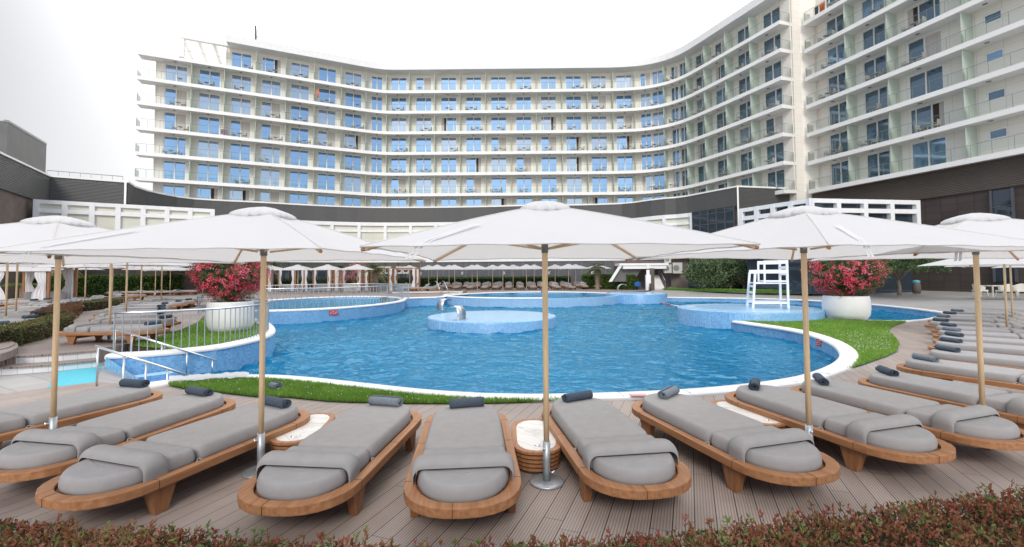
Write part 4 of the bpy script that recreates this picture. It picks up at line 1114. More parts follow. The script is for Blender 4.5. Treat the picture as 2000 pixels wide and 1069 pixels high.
mb = MB(); sweep(mb, left_pts, [(0, 8.9), (0, 11.55), (.5, 11.55), (.5, 8.9)]); pq('louvre_band', mb, 'louvre')
mb = MB(); sweep(mb, pp, [(-.06, 11.6), (-.06, 11.78), (.6, 11.78), (.6, 11.6)]); sweep(mb, [corner, right_end], [(-.06, 11.6), (-.06, 11.78), (.6, 11.78), (.6, 11.6)]); sweep(mb, left_pts, [(-.06, 11.55), (-.06, 11.7), (.6, 11.7), (.6, 11.55)]); pq('roof_edge', mb, 'slab')
for q in (corner, pp[0]): pass
mb = MB(); mb.tube([(corner[0]-.02, corner[1]-.12, 4), (corner[0]-.02, corner[1]-.12, 11.6)], .09, 8); mb.tube([(pp[0][0], pp[0][1]-.3, 4), (pp[0][0], pp[0][1]-.3, 11.6)], .09, 8); pq('downpipe', mb, 'frame')
mb = MB(); sweep(mb, pp, [(.4, 11.3), (.4, 11.45), (9, 11.45), (9, 11.3)]); mb.prism([corner, right_end, (40, 60), (24, 62)], 11.3, 11.44)
mb.prism([left_pts[0], left_pts[1], left_pts[2], (-60, 70), (-80, 60), (-80, 33)], 11.2, 11.4); pq('flat_roof', mb, 'roof')
# body under the band: white frames with cream blinds between
i0 = s_of_px(pp, 410); i1 = s_of_px(pp, 1352)
body = sub_line(pp, i0, i1)
mb = MB(); sweep(mb, pp, [(.35, .2), (.35, 9.6), (6, 9.6), (6, .2)]); sweep(mb, [corner, right_end], [(.35, .2), (.35, 9.3), (3, 9.3), (3, .2)]); pq('wall', mb, 'brown_clad')
mb = MB(); sweep(mb, body, [(.02, 9.05), (.02, 9.55), (.4, 9.55), (.4, 9.05)]); sweep(mb, body, [(.1, 8.15), (.1, 8.45), (.4, 8.45), (.4, 8.15)]); sweep(mb, body, [(-.5, 3.85), (-.5, 4.5), (.4, 4.5), (.4, 3.85)])
Lb = plen(body); nb_ = int(Lb/3.55)
for i in range(nb_+1):
    (x, y), a = along(body, Lb*i/nb_); mb.box((x-.15*math.sin(a), y+.15*math.cos(a), 6.9), (.42, .4, 5.1), a)
pq('facade_frame', mb, 'white')
mb = MB(); sweep(mb, body, [(.26, 4.4), (.26, 9.2), (.36, 9.2), (.36, 4.4)]); pq('blinds', mb, 'cream')
mb = MB(); sweep(mb, body, [(.20, .3), (.20, 3.9), (.34, 3.9), (.34, .3)]); pq('glazing', mb, 'glaze')
mb = MB(); n_ = int(Lb/1.75)
for i in range(n_+1):
    (x, y), a = along(body, Lb*i/n_); mb.box((x-.14*math.sin(a), y+.14*math.cos(a), 2.1), (.09, .14, 3.5), a)
pq('mullions', mb, 'dark_panel', 'stuff')
gz = sub_line(pp, s_of_px(pp, 1354), plen(pp)-.5); mb = MB(); sweep(mb, gz, [(.0, 4.6), (.0, 9.5), (.2, 9.5), (.2, 4.6)]); pq('corner_glazing', mb, 'glaze')
mb = MB(); Lg = plen(gz)
for i in range(6): (x, y), a = along(gz, Lg*i/5); mb.box((x, y-.02, 7.1), (.1, .12, 4.9), a)
for zz in (5.4, 6.6, 7.8, 9.0): sweep(mb, gz, [(-.04, zz), (-.04, zz+.09), (.05, zz+.09), (.05, zz)])
pq('glazing_bars', mb, 'dark_panel')
# charcoal wall with joints behind the far hedge
dk = sub_line(pp, s_of_px(pp, 822), s_of_px(pp, 1206)); mb = MB(); sweep(mb, dk, [(-.35, .3), (-.35, 3.84), (.1, 3.84), (.1, .3)])
o = pq('charcoal_wall', mb, 'dark_panel'); mb = MB(); Ld = plen(dk)
for i in range(18): (x, y), a = along(dk, Ld*i/17); mb.box((x+.37*math.sin(a), y-.37*math.cos(a), 2.1), (.05, .04, 3.4), a)
pq('wall_joints', mb, 'grey_metal', 'stuff')
for i, px in enumerate((821, 903, 985, 1071, 1155)):
    (x, y), a = along(dk, s_of_px(dk, px)) ; x += .45*math.sin(a); y -= .45*math.cos(a)
    mb = MB(); mb.box((0, 0, 0), (.06, .05, .42)); mb.tube([(.03, 0, 0), (.24, 0, .2)], .03, 5); mb.tube([(.03, 0, 0), (.24, 0, -.2)], .03, 5)
    solo('wall_letter', mb, 'white', f'small white letter mark on the charcoal wall, {ordinal(i)} from the left', 'sign', 'white letter marks on the charcoal wall'); o = [q for q in C.objects if q.name.startswith('wall_letter')][-1]
for i, o in enumerate([q for q in C.objects if q.name.startswith('wall_letter')]):
    (x, y), a = along(dk, s_of_px(dk, (821, 903, 985, 1071, 1155)[i])); o.location = (x+.45*math.sin(a), y-.45*math.cos(a), 2.25)
mb = MB(); sweep(mb, [(left_pts[0][0], left_pts[0][1]), left_pts[1], left_pts[2]], [(.12, .2), (.12, 8.95), (3, 8.95), (3, .2)]); pq('stone_wall', mb, 'brown_stone')
# plain box storey at the left
t = thing('plant_storey', 'plain grey box standing on the roof at the left edge', 'building', (-60, 50, 11))
mb = MB(); mb.prism([(-49.2,44.5),(-53.3,52.3),(-75,60),(-75,44.5)], 11, 17.35); mb.v = [(a+60, b-50, c-11) for a, b, c in mb.v]; part('wall', mb, 'light_grey', t)
mb = MB(); sweep(mb, [(-49.2,44.5),(-53.3,52.3)], [(-.04, 17.2), (-.04, 17.42), (.3, 17.42), (.3, 17.2)]); part('coping', mb, 'grey_metal', t, (-60, 50, 11))
for i, (px, w) in enumerate(((133, 2.6), (196, 2.2))):
    p = GY(px, 343, 50); mb = MB(); mb.box((0, 0, .35), (w, 1.2, .5)); mb.box((w*.3, 0, .62), (w*.3, 1.0, .1)); solo('roof_unit', mb, 'grey_metal', ['larger dark roof unit behind the louvre wall', 'smaller dark roof unit nearer to the hotel'][i], 'roof unit', 'roof units on the left wing', (p.x, p.y, 11.4))
mb = MB()
for a, b in (((92,333),(240,345)),): pa, pb = GY(a[0], a[1], 45), GY(b[0], b[1], 47); mb.tube([pa, pb], .035, 5); 
for i in range(8):
    q = pa.lerp(pb, i/7); mb.tube([q, (q.x, q.y, 11.6)], .02, 4)
solo('roof_rail', mb, 'grey_metal', 'thin metal guard rail along the left roof edge', 'rail')
# white-framed front at the left
def frame_front(name, label, A, B, z1, bays_n, mat_fill, lower, z0=.33, skip=0):
    t = thing(name, label, 'pavilion', (A[0], A[1], z0)); L = math.dist(A, B); a = math.atan2(B[1]-A[1], B[0]-A[0])
    def W(u, v, z): return (A[0]+u*math.cos(a)-v*math.sin(a), A[1]+u*math.sin(a)+v*math.cos(a), z)
    fr = MB(); fl = MB(); lo = MB(); O = (A[0], A[1], z0)
    def bx(mb, u0, u1, v0, v1, za, zb): c = W((u0+u1)/2, (v0+v1)/2, (za+zb)/2); mb.box(c, (u1-u0, v1-v0, zb-za), a)
    st = L/bays_n
    for i in range(bays_n+1): bx(fr, i*st-.19, i*st+.19, -.15, .25, 3.9, z1)
    for za, zb in ((z1-.34, z1), (z1-1.12, z1-.76), (3.9, 4.5)): bx(fr, 0, L, -.12, .22, za, zb)
    for i in range(bays_n): bx(fl, i*st+.19, (i+1)*st-.19, .08, .14, z1-3.4 if mat_fill == 'cream' else z1-.8, z1-.3)
    bx(lo, .2, L-.2, .22, .3, 4.4, z1-.35); dg = MB(); bx(dg, .1, L-.1, .5, .6, z0, 4.0); part('ground_floor', dg, 'dark_clad' if mat_fill == 'cream' else 'glaze', t, O)
    part('frame', fr, 'white', t, O)
    if mat_fill == 'cream': part('blinds', fl, 'cream', t, O)
    part('glazing', lo, lower, t, O)
    rf = MB(); bx(rf, 0, L, .3, 6, z1-.3, z1-.1); part('roof', rf, 'roof', t, O)
    return t
A_, B_ = (G(72,390,8.8).x, G(72,390,8.8).y), (G(415,409,8.8).x, G(415,409,8.8).y)
frame_front('terrace_pavilion', 'white framed terrace front with cream blinds at the left', A_, B_, 8.8, 7, 'cream', 'light_grey')
A_, B_, C_ = [(G(x, y, 8).x, G(x, y, 8).y) for x, y in ((1448,408),(1582,388),(1790,392))]
frame_front('glass_pavilion', 'white framed glass front stepping towards the stone wall, short side', A_, B_, 8.0, 4, 'none', 'glaze')
frame_front('glass_pavilion', 'long white framed glass front against the brown stone wall at right', B_, C_, 8.0, 4, 'none', 'glaze')
# right-hand stone wing below the balconies
RB = offset(RP, .75); RB = [(RB[0][0]-.7, RB[0][1]+2.2)]+RB[1:]
t = thing('stone_wing', 'dark brown stone base below the right wing balconies', 'building', (38, 40, .33)); SO = (38, 40, .33)
mb = MB(); sweep(mb, RB, [(0, 8.6), (0, 10.9), (3, 10.9), (3, 8.6)]); part('louvre_band', mb, 'louvre_b', t, SO)
mb = MB(); sweep(mb, RB, [(.12, .2), (.12, 8.6), (3, 8.6), (3, .2)]); part('stone_wall', mb, 'dark_clad', t, SO)
mb = MB(); s0, s1 = s_of_px(RB, 1941), s_of_px(RB, 1984); q = sub_line(RB, s0, s1); sweep(mb, q, [(.02, 1.2), (.02, 8.45), (.2, 8.45), (.2, 1.2)]); o = part('tall_window', mb, 'glaze', t, SO)
mb = MB()
for e in (0, 1): (x, y), a = along(q, plen(q)*e); mb.box((x, y, 4.85), (.12, .2, 7.3), a)
for zz in (2.6, 4.1, 5.6, 7.1): sweep(mb, q, [(-.03, zz), (-.03, zz+.06), (.05, zz+.06), (.05, zz)])
part('window_bars', mb, 'dark_panel', t, SO)
# dark glazing and doors under the right pavilion, ground floor
mb = MB(); q = [(21.8, 43.2), (25.2, 38.8), (34.3, 40.6)]
# ------------------------------------------------------------------ railings
def fence(name, label, path, z0, h, step=.14, r=.011, group=None, ends=True):
    O = (path[0][0], path[0][1], z0); t = thing(name, label, 'railing', O, 0, group)
    L = plen(path); n = int(L/step); mb = MB()
    for i in range(n+1):
        (x, y), a = along(path, L*i/n); mb.tube([(x, y, z0), (x, y, z0+h)], r, 5, cap=False)
    o = part('balusters', mb, 'galv', t, O); o['kind'] = 'stuff'
    mb = MB(); N = max(8, int(L/.3)); P = [along(path, L*i/N)[0] for i in range(N+1)]
    mb.tube([(p[0], p[1], z0+h) for p in P], .024, 8); part('top_rail', mb, 'steel', t, O)
    for i in range(0, 5):
        (x, y), a = along(path, L*i/4); m = MB(); m.box((x, y, z0+h/2), (.05, .012, h), a+PI/2); part('post', m, 'galv', t, O)
    return t
pf = smooth_line(GP([(222,689.5),(290,686.5),(340,682.5),(380,678.5),(422,674),(455,669),(488,662),(510,656),(523,649),(525,643),(516,636),(500,629),(480,624),(450,619),(420,616),(388,613)], .33), 2)
fence('pool_railing', 'metal bar railing curving around the left planter', [(p[0], p[1]) for p in pf], .35, .86, .155)
rf_ = [(-12.3+4.95*math.cos(math.radians(d)), 30+7.45*math.sin(math.radians(d))) for d in range(12, -125, -3)]
fence('pool_railing', 'metal bar railing along the front of the raised round pool', rf_, .40, .98, .27, .014)
rb_ = [(-12.3+5.3*math.cos(math.radians(d)), 30+7.8*math.sin(math.radians(d))) for d in range(16, 165, 3)]
fence('pool_railing', 'metal bar railing along the back of the raised round pool', rb_, .36, .98, .36, .016)
def handrail(label, A, B, posts, zb):
    t = thing('handrail', label, 'handrail', tuple(A[:2])+(0,), 0, 'steel handrails at the pool entry'); O = tuple(A[:2])+(0,)
    mb = MB(); mb.tube([A, B], .022, 10); part('rail', mb, 'steel', t, O)
    for s in posts:
        p = Vector(A).lerp(Vector(B), s); mb = MB(); mb.tube([(p.x, p.y, zb(p)), p], .018, 8); part('post', mb, 'steel', t, O)
A1 = GY(185, 676, 8.5); B1 = GY(378, 736, 9.2); handrail('nearer steel handrail sloping down at the pool entry', tuple(A1), tuple(B1), (.03, .28, .5, .72, .92), lambda p: 0 if p.x < -7.4 else -.5)
A2 = GY(218, 641, 10.3); B2 = GY(425, 705, 10.9); handrail('farther steel handrail sloping down beside the curved railing', tuple(A2), tuple(B2), (.03, .18, .46, .7, .95), lambda p: -.4)
# tiled ramp of the entry
mb = MB(); a_, b_ = G(196, 750, 0), G(300, 745, 0)
mb.add([(-8.9, 9.9, -.02), (-7.35, 8.5, -.02), (-6.2, 9.1, -.55), (-7.6, 10.6, -.55)], [(0,1,2,3)]); 
for i in range(4): mb.box((-8.0+.32*i, 9.35+.14*i, -.12-.13*i), (.34, 1.9, .14), -.74)
struct('entry_steps', mb, 'tile')
t = thing('pool_ladder', 'thin steel grab rail at the jacuzzi edge', 'handrail', (G(862,573,.35).x, G(862,573,.35).y, .35)); O = tuple(t.location)
mb = MB(); p = Vector(O); mb.tube([p, p+Vector((-.5, .5, 1.0)), p+Vector((-.75, 1.0, 1.1))], .03, 6); part('rail', mb, 'steel', t, O); mb = MB(); p = p+Vector((.7, .1, 0)); mb.tube([p, p+Vector((-.5, .5, 1.0)), p+Vector((-.75, 1.0, 1.1))], .03, 6); part('rail', mb, 'steel', t, O)
# ------------------------------------------------------------------ foliage helpers
def leaf(mb, p, d, up, L, W, mi):
    s = d.cross(up); s = s.normalized() if s.length > 1e-4 else Vector((1, 0, 0)); b = p+d*L
    m = p+d*(L*.45); n = s.cross(d)*(W*.25)
    mb.add([p, m-s*W*.5+n, b, m+s*W*.5+n], [(0,1,2),(0,2,3)], mi)
def rvec():
    while True:
        v = Vector((uni(-1,1), uni(-1,1), uni(-1,1)))
        if .05 < v.length < 1: return v.normalized()
from mathutils import noise as mn
def crown(c, r, n, L, W, mis, lobes=9, seed=1, droop=0, shell=.55, flat=None):
    """leaf clumps spread through several overlapping lobes"""
    R = random.Random(seed); mb = MB(); c = Vector(c); lb = []
    for i in range(lobes):
        v = Vector((R.uniform(-1,1), R.uniform(-1,1), R.uniform(-1,1)))*.62
        lb.append((Vector((v.x*r[0], v.y*r[1], v.z*r[2])), R.uniform(.36, .62)))
    k = 0
    while k < n:
        o, s = R.choice(lb); d = rvec(); rad = s*(R.uniform(shell, 1.0))**.5
        base = o+Vector((d.x*r[0], d.y*r[1], d.z*r[2]))*rad
        if flat is not None and base.z < flat: continue
        if mn.noise((c+base)*(2.2/max(r[0], .1)) + Vector((seed, 0, 0))) < -.22: continue
        for j in range(6):
            q = c+base+rvec()*L*1.2; dd = (d+rvec()*.9+Vector((0, 0, .25-droop))).normalized(); leaf(mb, q, dd, rvec(), L*uni(.7, 1.2), W*uni(.8, 1.2), R.choice(mis)); k += 1
    return mb
def hedge(name, label, path, w, z0, h, n, L, W, mats, mis, cat='hedge', wob=.08, group=None, core='core'):
    O = (path[0][0], path[0][1], z0); t = thing(name, label, cat, O, 0, group); Lp = plen(path)
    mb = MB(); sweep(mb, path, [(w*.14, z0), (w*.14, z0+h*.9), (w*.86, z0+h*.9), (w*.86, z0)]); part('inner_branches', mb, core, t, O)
    mb = MB(); per = h+w+h
    for i in range(n):
        s = uni(0, Lp); (x, y), a = along(path, s); u = uni(0, per); nx, ny = -math.sin(a), math.cos(a)
        if u < h: v, z, nrm = 0, u, Vector((-nx, -ny, 0))
        elif u < h+w: v, z, nrm = u-h, h, Vector((0, 0, 1))
        else: v, z, nrm = w, u-h-w, Vector((nx, ny, 0))
        if rnd() < .04: e = rnd(); nrm = nrm
        dsp = wob*mn.noise(Vector((x+nx*v, y+ny*v, z))*(1.3/max(.25, wob*5)))-uni(0, .10)*min(1, h)
        p = Vector((x+nx*v, y+ny*v, z0+z))+nrm*dsp; d = (nrm*.8+rvec()*.9).normalized(); leaf(mb, p, d, rvec(), L*uni(.6, 1.2), W*uni(.7, 1.2), random.choice(mis))
    for e, sg in ((0, -1), (Lp, 1)):
        (x, y), a = along(path, e); nx, ny = -math.sin(a), math.cos(a)
        for i in range(int(n*w*h/(per*Lp))): v, z = uni(0, w), uni(0, h); p = Vector((x+nx*v, y+ny*v, z0+z)); d = (Vector((math.cos(a)*sg, math.sin(a)*sg, 0))*.8+rvec()*.9).normalized(); leaf(mb, p, d, rvec(), L, W, random.choice(mis))
    part('foliage', mb, mats, t, O); return t
RED = ['red1', 'red2', 'red3', 'red4', 'leafg3']
hp_px = [(-150,1008),(0,1012),(250,1026),(500,1046),(700,1056),(850,1060),(1000,1056),(1200,1040),(1400,1019),(1600,996),(1800,975),(2000,955),(2150,940)]
bt = [(G(x, y, .62).x, G(x, y, .62).y) for x, y in hp_px]
# the front hedge: top surface seen from above, young shoots standing out
O = (0, 1.9, .01); t = thing('front_hedge', 'low clipped hedge of reddish bronze leaves along the bottom edge', 'hedge', O)
bt2 = smooth_line(bt, 1); inn = [(p[0]*.72, 1.25) for p in bt2]
mb = MB(); vs = []; n_ = len(bt2)
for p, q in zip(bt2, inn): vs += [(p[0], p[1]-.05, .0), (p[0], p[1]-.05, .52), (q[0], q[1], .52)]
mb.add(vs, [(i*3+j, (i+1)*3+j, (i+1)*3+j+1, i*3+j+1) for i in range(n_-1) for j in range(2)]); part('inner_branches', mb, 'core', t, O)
mb = MB(); Lb_ = plen(bt2)
for i in range(56000):
    s = uni(0, Lb_); (x, y), a = along(bt2, s); nx, ny = math.sin(a), -math.cos(a)
    if rnd() < .72: v = uni(0, .75)**1.0; z = .60
    else: v = uni(-.03, .04); z = uni(.25, .60)
    p = Vector((x+nx*v, y+ny*v, 0)); g = mn.noise(p*5.5)*.035+mn.noise(p*1.7+Vector((9, 0, 0)))*.03
    p.z = z+g-uni(0, .09)*(1 if rnd() < .6 else .3)
    d = (Vector((0, .1, .75))+rvec()*.95).normalized(); q = mn.noise(p*3.1+Vector((3, 7, 0)))
    mi = random.choice((0, 0, 1, 4, 3)) if q > .12 else random.choice((1, 0, 3, 0, 2)) if q > -.15 else random.choice((2, 1, 1, 3, 0))
    leaf(mb, p, d, rvec(), uni(.020, .036), uni(.011, .019), mi)
for i in range(700):      # shoots
    s = uni(0, Lb_); (x, y), a = along(bt2, s); v = uni(-.02, .6); x += math.sin(a)*v; y -= math.cos(a)*v
    h = uni(.02, .085); l = Vector((uni(-.3, .3), uni(-.3, .3), 1)).normalized(); b = Vector((x, y, .60)); mi = random.choice((0, 0, 1, 2, 1))
    mb.tube([b-l*.04, b+l*h], .0012, 3, 3, False)
    for k in range(random.randint(5, 9)):
        f = k/8; p = b+l*h*f; d = (l*.7+rvec()*.8).normalized(); leaf(mb, p, d, rvec(), uni(.022, .038), uni(.011, .018), mi)
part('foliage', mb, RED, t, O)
# ------------------------------------------------------------------ planters with oleanders
def planter(label, c, r, h, bush_w, bush_h, seed, nl, nfl, blabel, z0=.02):
    t = thing('planter', label, 'planter', (c[0], c[1], z0)); mb = MB()
    pr = [(.01, 0), (r*.72, 0), (r*.86, .05*h), (r*.965, .22*h), (r, .5*h), (r*.99, .8*h), (r*.955, h-.03), (r*.94, h), (r*.90, h), (r*.89, h-.08)]
    mb.lathe(pr, 48); link('shell', mb.mesh('planter_shell', 'planter'), t)
    mb = MB(); mb.lathe([(r*.9, h-.09), (.01, h-.07)], 32); link('soil', mb.mesh('planter_soil', 'soil'), t)
    b = thing('oleander', blabel, 'flowering shrub', (c[0], c[1], z0+h-.06), 0, 'red oleanders in planters')
    mb = MB(); R = random.Random(seed); tips = []
    for i in range(34):
        a = R.uniform(0, 2*PI); rr_ = R.uniform(.1, 1)**.6; e = Vector((math.cos(a)*rr_*bush_w*.42, math.sin(a)*rr_*bush_w*.42, bush_h*R.uniform(.45, .92)))
        s = Vector((math.cos(a)*.15*r, math.sin(a)*.15*r, 0)); mid = s.lerp(e, .5)+Vector((0, 0, .1*bush_h)); mb.tube([s, mid, e], [.022, .014, .006], 5); tips.append((s, mid, e))
    link('stems', mb.mesh('oleander_stems', 'stem'), b)
    mb = MB(); fb = MB(); n = 0; S = bush_w/2.6
    C0 = Vector((0, 0, bush_h*.55)); 
    def inside(k=1.0):
        while True:
            v = Vector((R.uniform(-1,1), R.uniform(-1,1), R.uniform(-1,1)))
            if v.length < 1:
                p = Vector((v.x*bush_w/2, v.y*bush_w/2, v.z*bush_h*.53))+C0
                lim = bush_w/2*min(1, .42+.9*max(0, p.z/bush_h)**.8)
                if math.hypot(p.x, p.y) < lim*k and p.z > .08: return p, v
    while n < nl:
        p, v = inside()
        if v.length < .45 and rnd() < .8: continue
        if mn.noise(p*2.4/S+Vector((seed, 3, 0))) < -.28: continue
        ax = (v+Vector((0, 0, .45))+rvec()*.4).normalized()
        for j in range(9):
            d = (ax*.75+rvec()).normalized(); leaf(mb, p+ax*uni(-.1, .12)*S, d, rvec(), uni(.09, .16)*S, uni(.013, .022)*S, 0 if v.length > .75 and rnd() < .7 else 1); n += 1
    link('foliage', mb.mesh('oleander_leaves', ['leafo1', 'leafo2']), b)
    k = 0
    while k < nfl:
        p, v = inside(1.04)
        if v.length < .74 or mn.noise(p*1.9/S+Vector((0, seed, 5))) < -.16 - .25*(p.z/bush_h-.45): continue
        o = v.normalized(); k += 1; mi = 0 if rnd() < .55 else 1
        for j in range(R.randint(4, 8)):
            q = p+rvec()*.065*S+o*.04; ax = (o+rvec()*.6+Vector((0, 0, .2))).normalized(); u = ax.cross(Vector((.3, .2, .9))).normalized(); w_ = ax.cross(u); rr_ = uni(.018, .028)*S
            for m in range(5):
                an = 2*PI*m/5; d = (u*math.cos(an)+w_*math.sin(an)); leaf(fb, q, (d+ax*.35).normalized(), ax, rr_*1.35, rr_*1.25, mi)
    link('blossom', fb.mesh('oleander_blossom', ['petal1', 'petal2']), b)
pl = G(450, 646, .3); planter('round white planter inside the left pool railing', (pl.x, pl.y), .66, .93, 2.2, 1.80, 4, 14000, 1300, 'dense red oleander in the left white planter', .29)
pr_ = G(1653, 624, .02); planter('wide white planter on the right lawn', (pr_.x, pr_.y), .86, 1.0, 3.05, 1.88, 11, 15000, 760, 'red oleander with many green leaves in the right planter', .03)
p3 = G(690, 560, .33); t = thing('planter', 'pale square planter among the far curtained cabanas', 'planter', (p3.x, 50, .33)); X3 = (690-1000)/F_PX*50
t.location = (X3, 50, .33); mb = MB(); mb.box((0, 0, .38), (1.5, 1.5, .76)); mb.box((0, 0, .80), (1.6, 1.6, .08)); link('box', mb.mesh('planter_box', 'ac'), t)
b = thing('oleander', 'pink oleander far behind between the white curtains', 'flowering shrub', (X3, 50, 1.1), 0, 'red oleanders in planters')
link('foliage', crown((0, 0, 1.1), (1.75, 1.4, 1.25), 1600, .16, .05, [0, 1, 2, 2], 7, 5).mesh('far_oleander', ['leafo1', 'leafo2', 'petal2']), b)
# ------------------------------------------------------------------ lifeguard chair
t = thing('lifeguard_chair', 'tall white wooden lifeguard chair on the blue round platform', 'lifeguard chair', (0, 0, 0)); ch = G(1500, 600.5, .43); W2 = .80
t.scale = (.80, .85, 1.06); t.location = (ch.x, ch.y, .432); t.rotation_euler = (0, 0, math.radians(-14)); T = .11
def lbox(name, c, d, rx=0, mt='white_chair'):
    m = MB(); m.box((0, 0, 0), d); o = link(name, m.mesh(name, mt), t, c); o.rotation_euler = (rx, 0, 0); return o
def beam(name, a, b, s=T, s2=None):
    m = MB(); a, b = Vector(a), Vector(b); d = (b-a); L = d.length; m.box((0, 0, L/2), (s, s2 or s, L)); o = link(name, m.mesh(name, 'white_chair'), t, a); o.rotation_mode = 'QUATERNION'; o.rotation_quaternion = Vector((0, 0, 1)).rotation_difference(d); return o
# ladder side on the left (-x), seat faces left
for y in (-.62, .62):
    beam('leg', (-.95, y, 0), (-.78, y*.95, 1.52)); beam('leg', (.85, y, 0), (.85, y*.95, 2.35)); beam('rail', (-.90, y*.99, .22), (.84, y*.99, .22), .10, .05)
    beam('rail', (-.82, y*.97, 1.05), (.84, y*.97, 1.05), .05, .14); beam('armrest', (-.80, y*.97, 1.55), (.84, y*.97, 1.55), .16, .06)
    beam('post', (-.30, y*.96, 1.05), (-.30, y*.96, 1.95), .09)
    beam('armrest', (-.34, y*.97, 1.95), (.84, y*.97, 1.95), .15, .05)
for x, z in ((-.92, .35), (-.89, .65), (-.86, .92)): beam('rung', (x, -.6, z), (x, .6, z), .05, .10)
beam('rail', (.85, -.6, .25), (.85, .6, .25), .05, .10)
lbox('seat', (.25, 0, 1.14), (1.2, 1.15, .06)); lbox('footrest', (-.55, 0, 1.06), (.5, 1.15, .05))
for z in (1.45, 1.72, 2.0, 2.27): beam('back_slat', (.85, -.6, z), (.85, .6, z), .04, .12)
# ------------------------------------------------------------------ waterfall spouts
def spout(label, p, rz, s=1.0):
    t = thing('waterfall_spout', label, 'water spout', p, rz, 'curved steel waterfall spouts'); mb = MB(); w = .24*s; vs = []; cl = [(0, 0), (.01, .12), (.015, .24)]
    for k in range(1, 13): a = PI*.56*k/12; cl.append((.015-.36*(1-math.cos(a)), .24+.36*math.sin(a)))
    cl += [(cl[-1][0]-.12, cl[-1][1]-.035), (cl[-1][0]-.24, cl[-1][1]-.09)]; n = len(cl)-1
    for th in (0, .022):
        for i, (x, z) in enumerate(cl):
            x0, z0_ = cl[max(0, i-1)]; x1, z1_ = cl[min(n, i+1)]; L = math.hypot(x1-x0, z1_-z0_); nx, nz = (z1_-z0_)/L, -(x1-x0)/L; ww = w*(1-.10*i/n)
            vs += [((x+nx*th)*s, -ww, (z+nz*th)*s), ((x+nx*th)*s, ww, (z+nz*th)*s)]
    m = 2*(n+1); fs = []
    for i in range(n):
        a = 2*i; fs += [(a, a+1, a+3, a+2), (m+a+2, m+a+3, m+a+1, m+a), (a, a+2, m+a+2, m+a), (a+1, m+a+1, m+a+3, a+3)]
    fs += [(2*n, 2*n+1, m+2*n+1, m+2*n), (0, m, m+1, 1)]
    mb.add(vs, fs, 0, True); link('blade', mb.mesh('spout_blade', 'steel_b'), t)
    mb = MB(); mb.box((0, 0, .015), (.2*s, .7*s, .03)); link('flange', mb.mesh('spout_flange', 'steel'), t)
q = G(901, 627, .06); spout('larger curved steel spout on the round island', (q.x, q.y, .10), -.75, .95)
q = G(860, 608, .06); spout('smaller steel spout at the left rim of the round island', (q.x, q.y, .10), -2.2, 1.0)
q = G(1058, 574, .35); spout('curved steel spout half hidden by the central pole', (q.x, q.y, .36), 2.9, 1.0)
q = G(1207, 571, .42); spout('curved steel spout on the small far platform', (q.x, q.y, .42), PI, 1.15)
# ------------------------------------------------------------------ small marks and floats
def plate(name, label, p, rz, w, h, cols, tilt=0, mt='red'):
    t = thing(name, label, 'sign', p, rz, 'red depth markers'); m = MB(); m.box((0, 0, 0), (w, .02, h)); link('plate', m.mesh('marker_plate', mt), t).rotation_euler = (tilt, 0, 0)
    m = MB()
    for k in range(3):
        for j in range(5):
            if (j+k) % 3: m.box((-w*.34+j*w*.17, -.013, h*.26-k*h*.25), (w*.11, .006, h*.09))
    link('lettering', m.mesh('marker_lettering', 'white'), t).rotation_euler = (tilt, 0, 0)
q = G(641, 612, 0); plate('depth_marker', 'red rectangular marker on the blue wall of the round pool', (-12.3+5.1*math.cos(math.radians(-53)), 30+7.6*math.sin(math.radians(-53))-.06, .10), .62, .42, .22, None)
q = G(1598, 664, -.02); i_ = min(range(len(near)), key=lambda i: (near[i][0]-q.x)**2+(near[i][1]-q.y)**2); pq_ = near[i_]; dq = (Vector((4, 13))-Vector(pq_[:2])).normalized()
plate('depth_marker', 'red marker with white strokes on the blue wall of the right basin', (pq_[0]+dq.x*.045, pq_[1]+dq.y*.045, -.11), math.atan2(dq.y, dq.x)+PI/2, .18, .22, None)
q = G(1247, 771.5, .075); plate('depth_marker', 'faded red plate lying on the white coping', (q.x, q.y, .070), 0, .26, .12, None, PI/2, 'red_faded')
q0, q1, q2 = G(1281, 592, WATER), G(1311, 597, WATER), G(1333, 600.5, WATER)
t = thing('floating_pole', 'red and white pole floating beside the lifeguard platform', 'pole', tuple(q0)); O = tuple(q0)
mb = MB(); mb.tube([q0+Vector((0, 0, .03)), q1+Vector((0, 0, .03))], .045, 8); part('red_half', mb, 'red', t, O); mb = MB(); mb.tube([q1+Vector((0, 0, .03)), q2+Vector((0, 0, .03))], .05, 8); part('white_half', mb, 'white', t, O)
# ------------------------------------------------------------------ terrace loungers and parasols
def ylen(py, z): return (EYE-z)*F_PX/(py-HZ)
G2 = 'teak sun loungers on the raised terrace'
def far_lounger(px, py, rz, label, zoff=.33, group=G2, proto=None, tw=None, s=1):
    x = G(px, py, zoff+.42); t = dup(proto or L0, (x.x, x.y, zoff+.002), rz, label, group)
    if tw is not None:
        M_ = Matrix.Rotation(rz, 3, 'Z'); p = Vector(t.location)+M_ @ Vector((.9, uni(-.1, .1), .468)); tag(link('rolled_towel', TOW[tw], None, p, rz+uni(-.2, .2)), 'small dark rolled towel on a terrace lounger', 'towel', 'rolled towels on the terrace loungers')
for i, (px, py, a) in enumerate(((224,636,.06),(262,623,.10),(262,614,.12),(262,606,.14),(268,600.5,.16))): far_lounger(px, py, a, f'terrace lounger in the stack seen through the railing, {ordinal(i)} from the front', tw=0)
for i, (px, py, a) in enumerate(((284,594.5,.1),(310,590.5,.12),(333,587,.15),(356,583.5,.2))): far_lounger(px, py, a, f'terrace lounger left of the planter, {ordinal(i)} of the group below the hedge', tw=0)
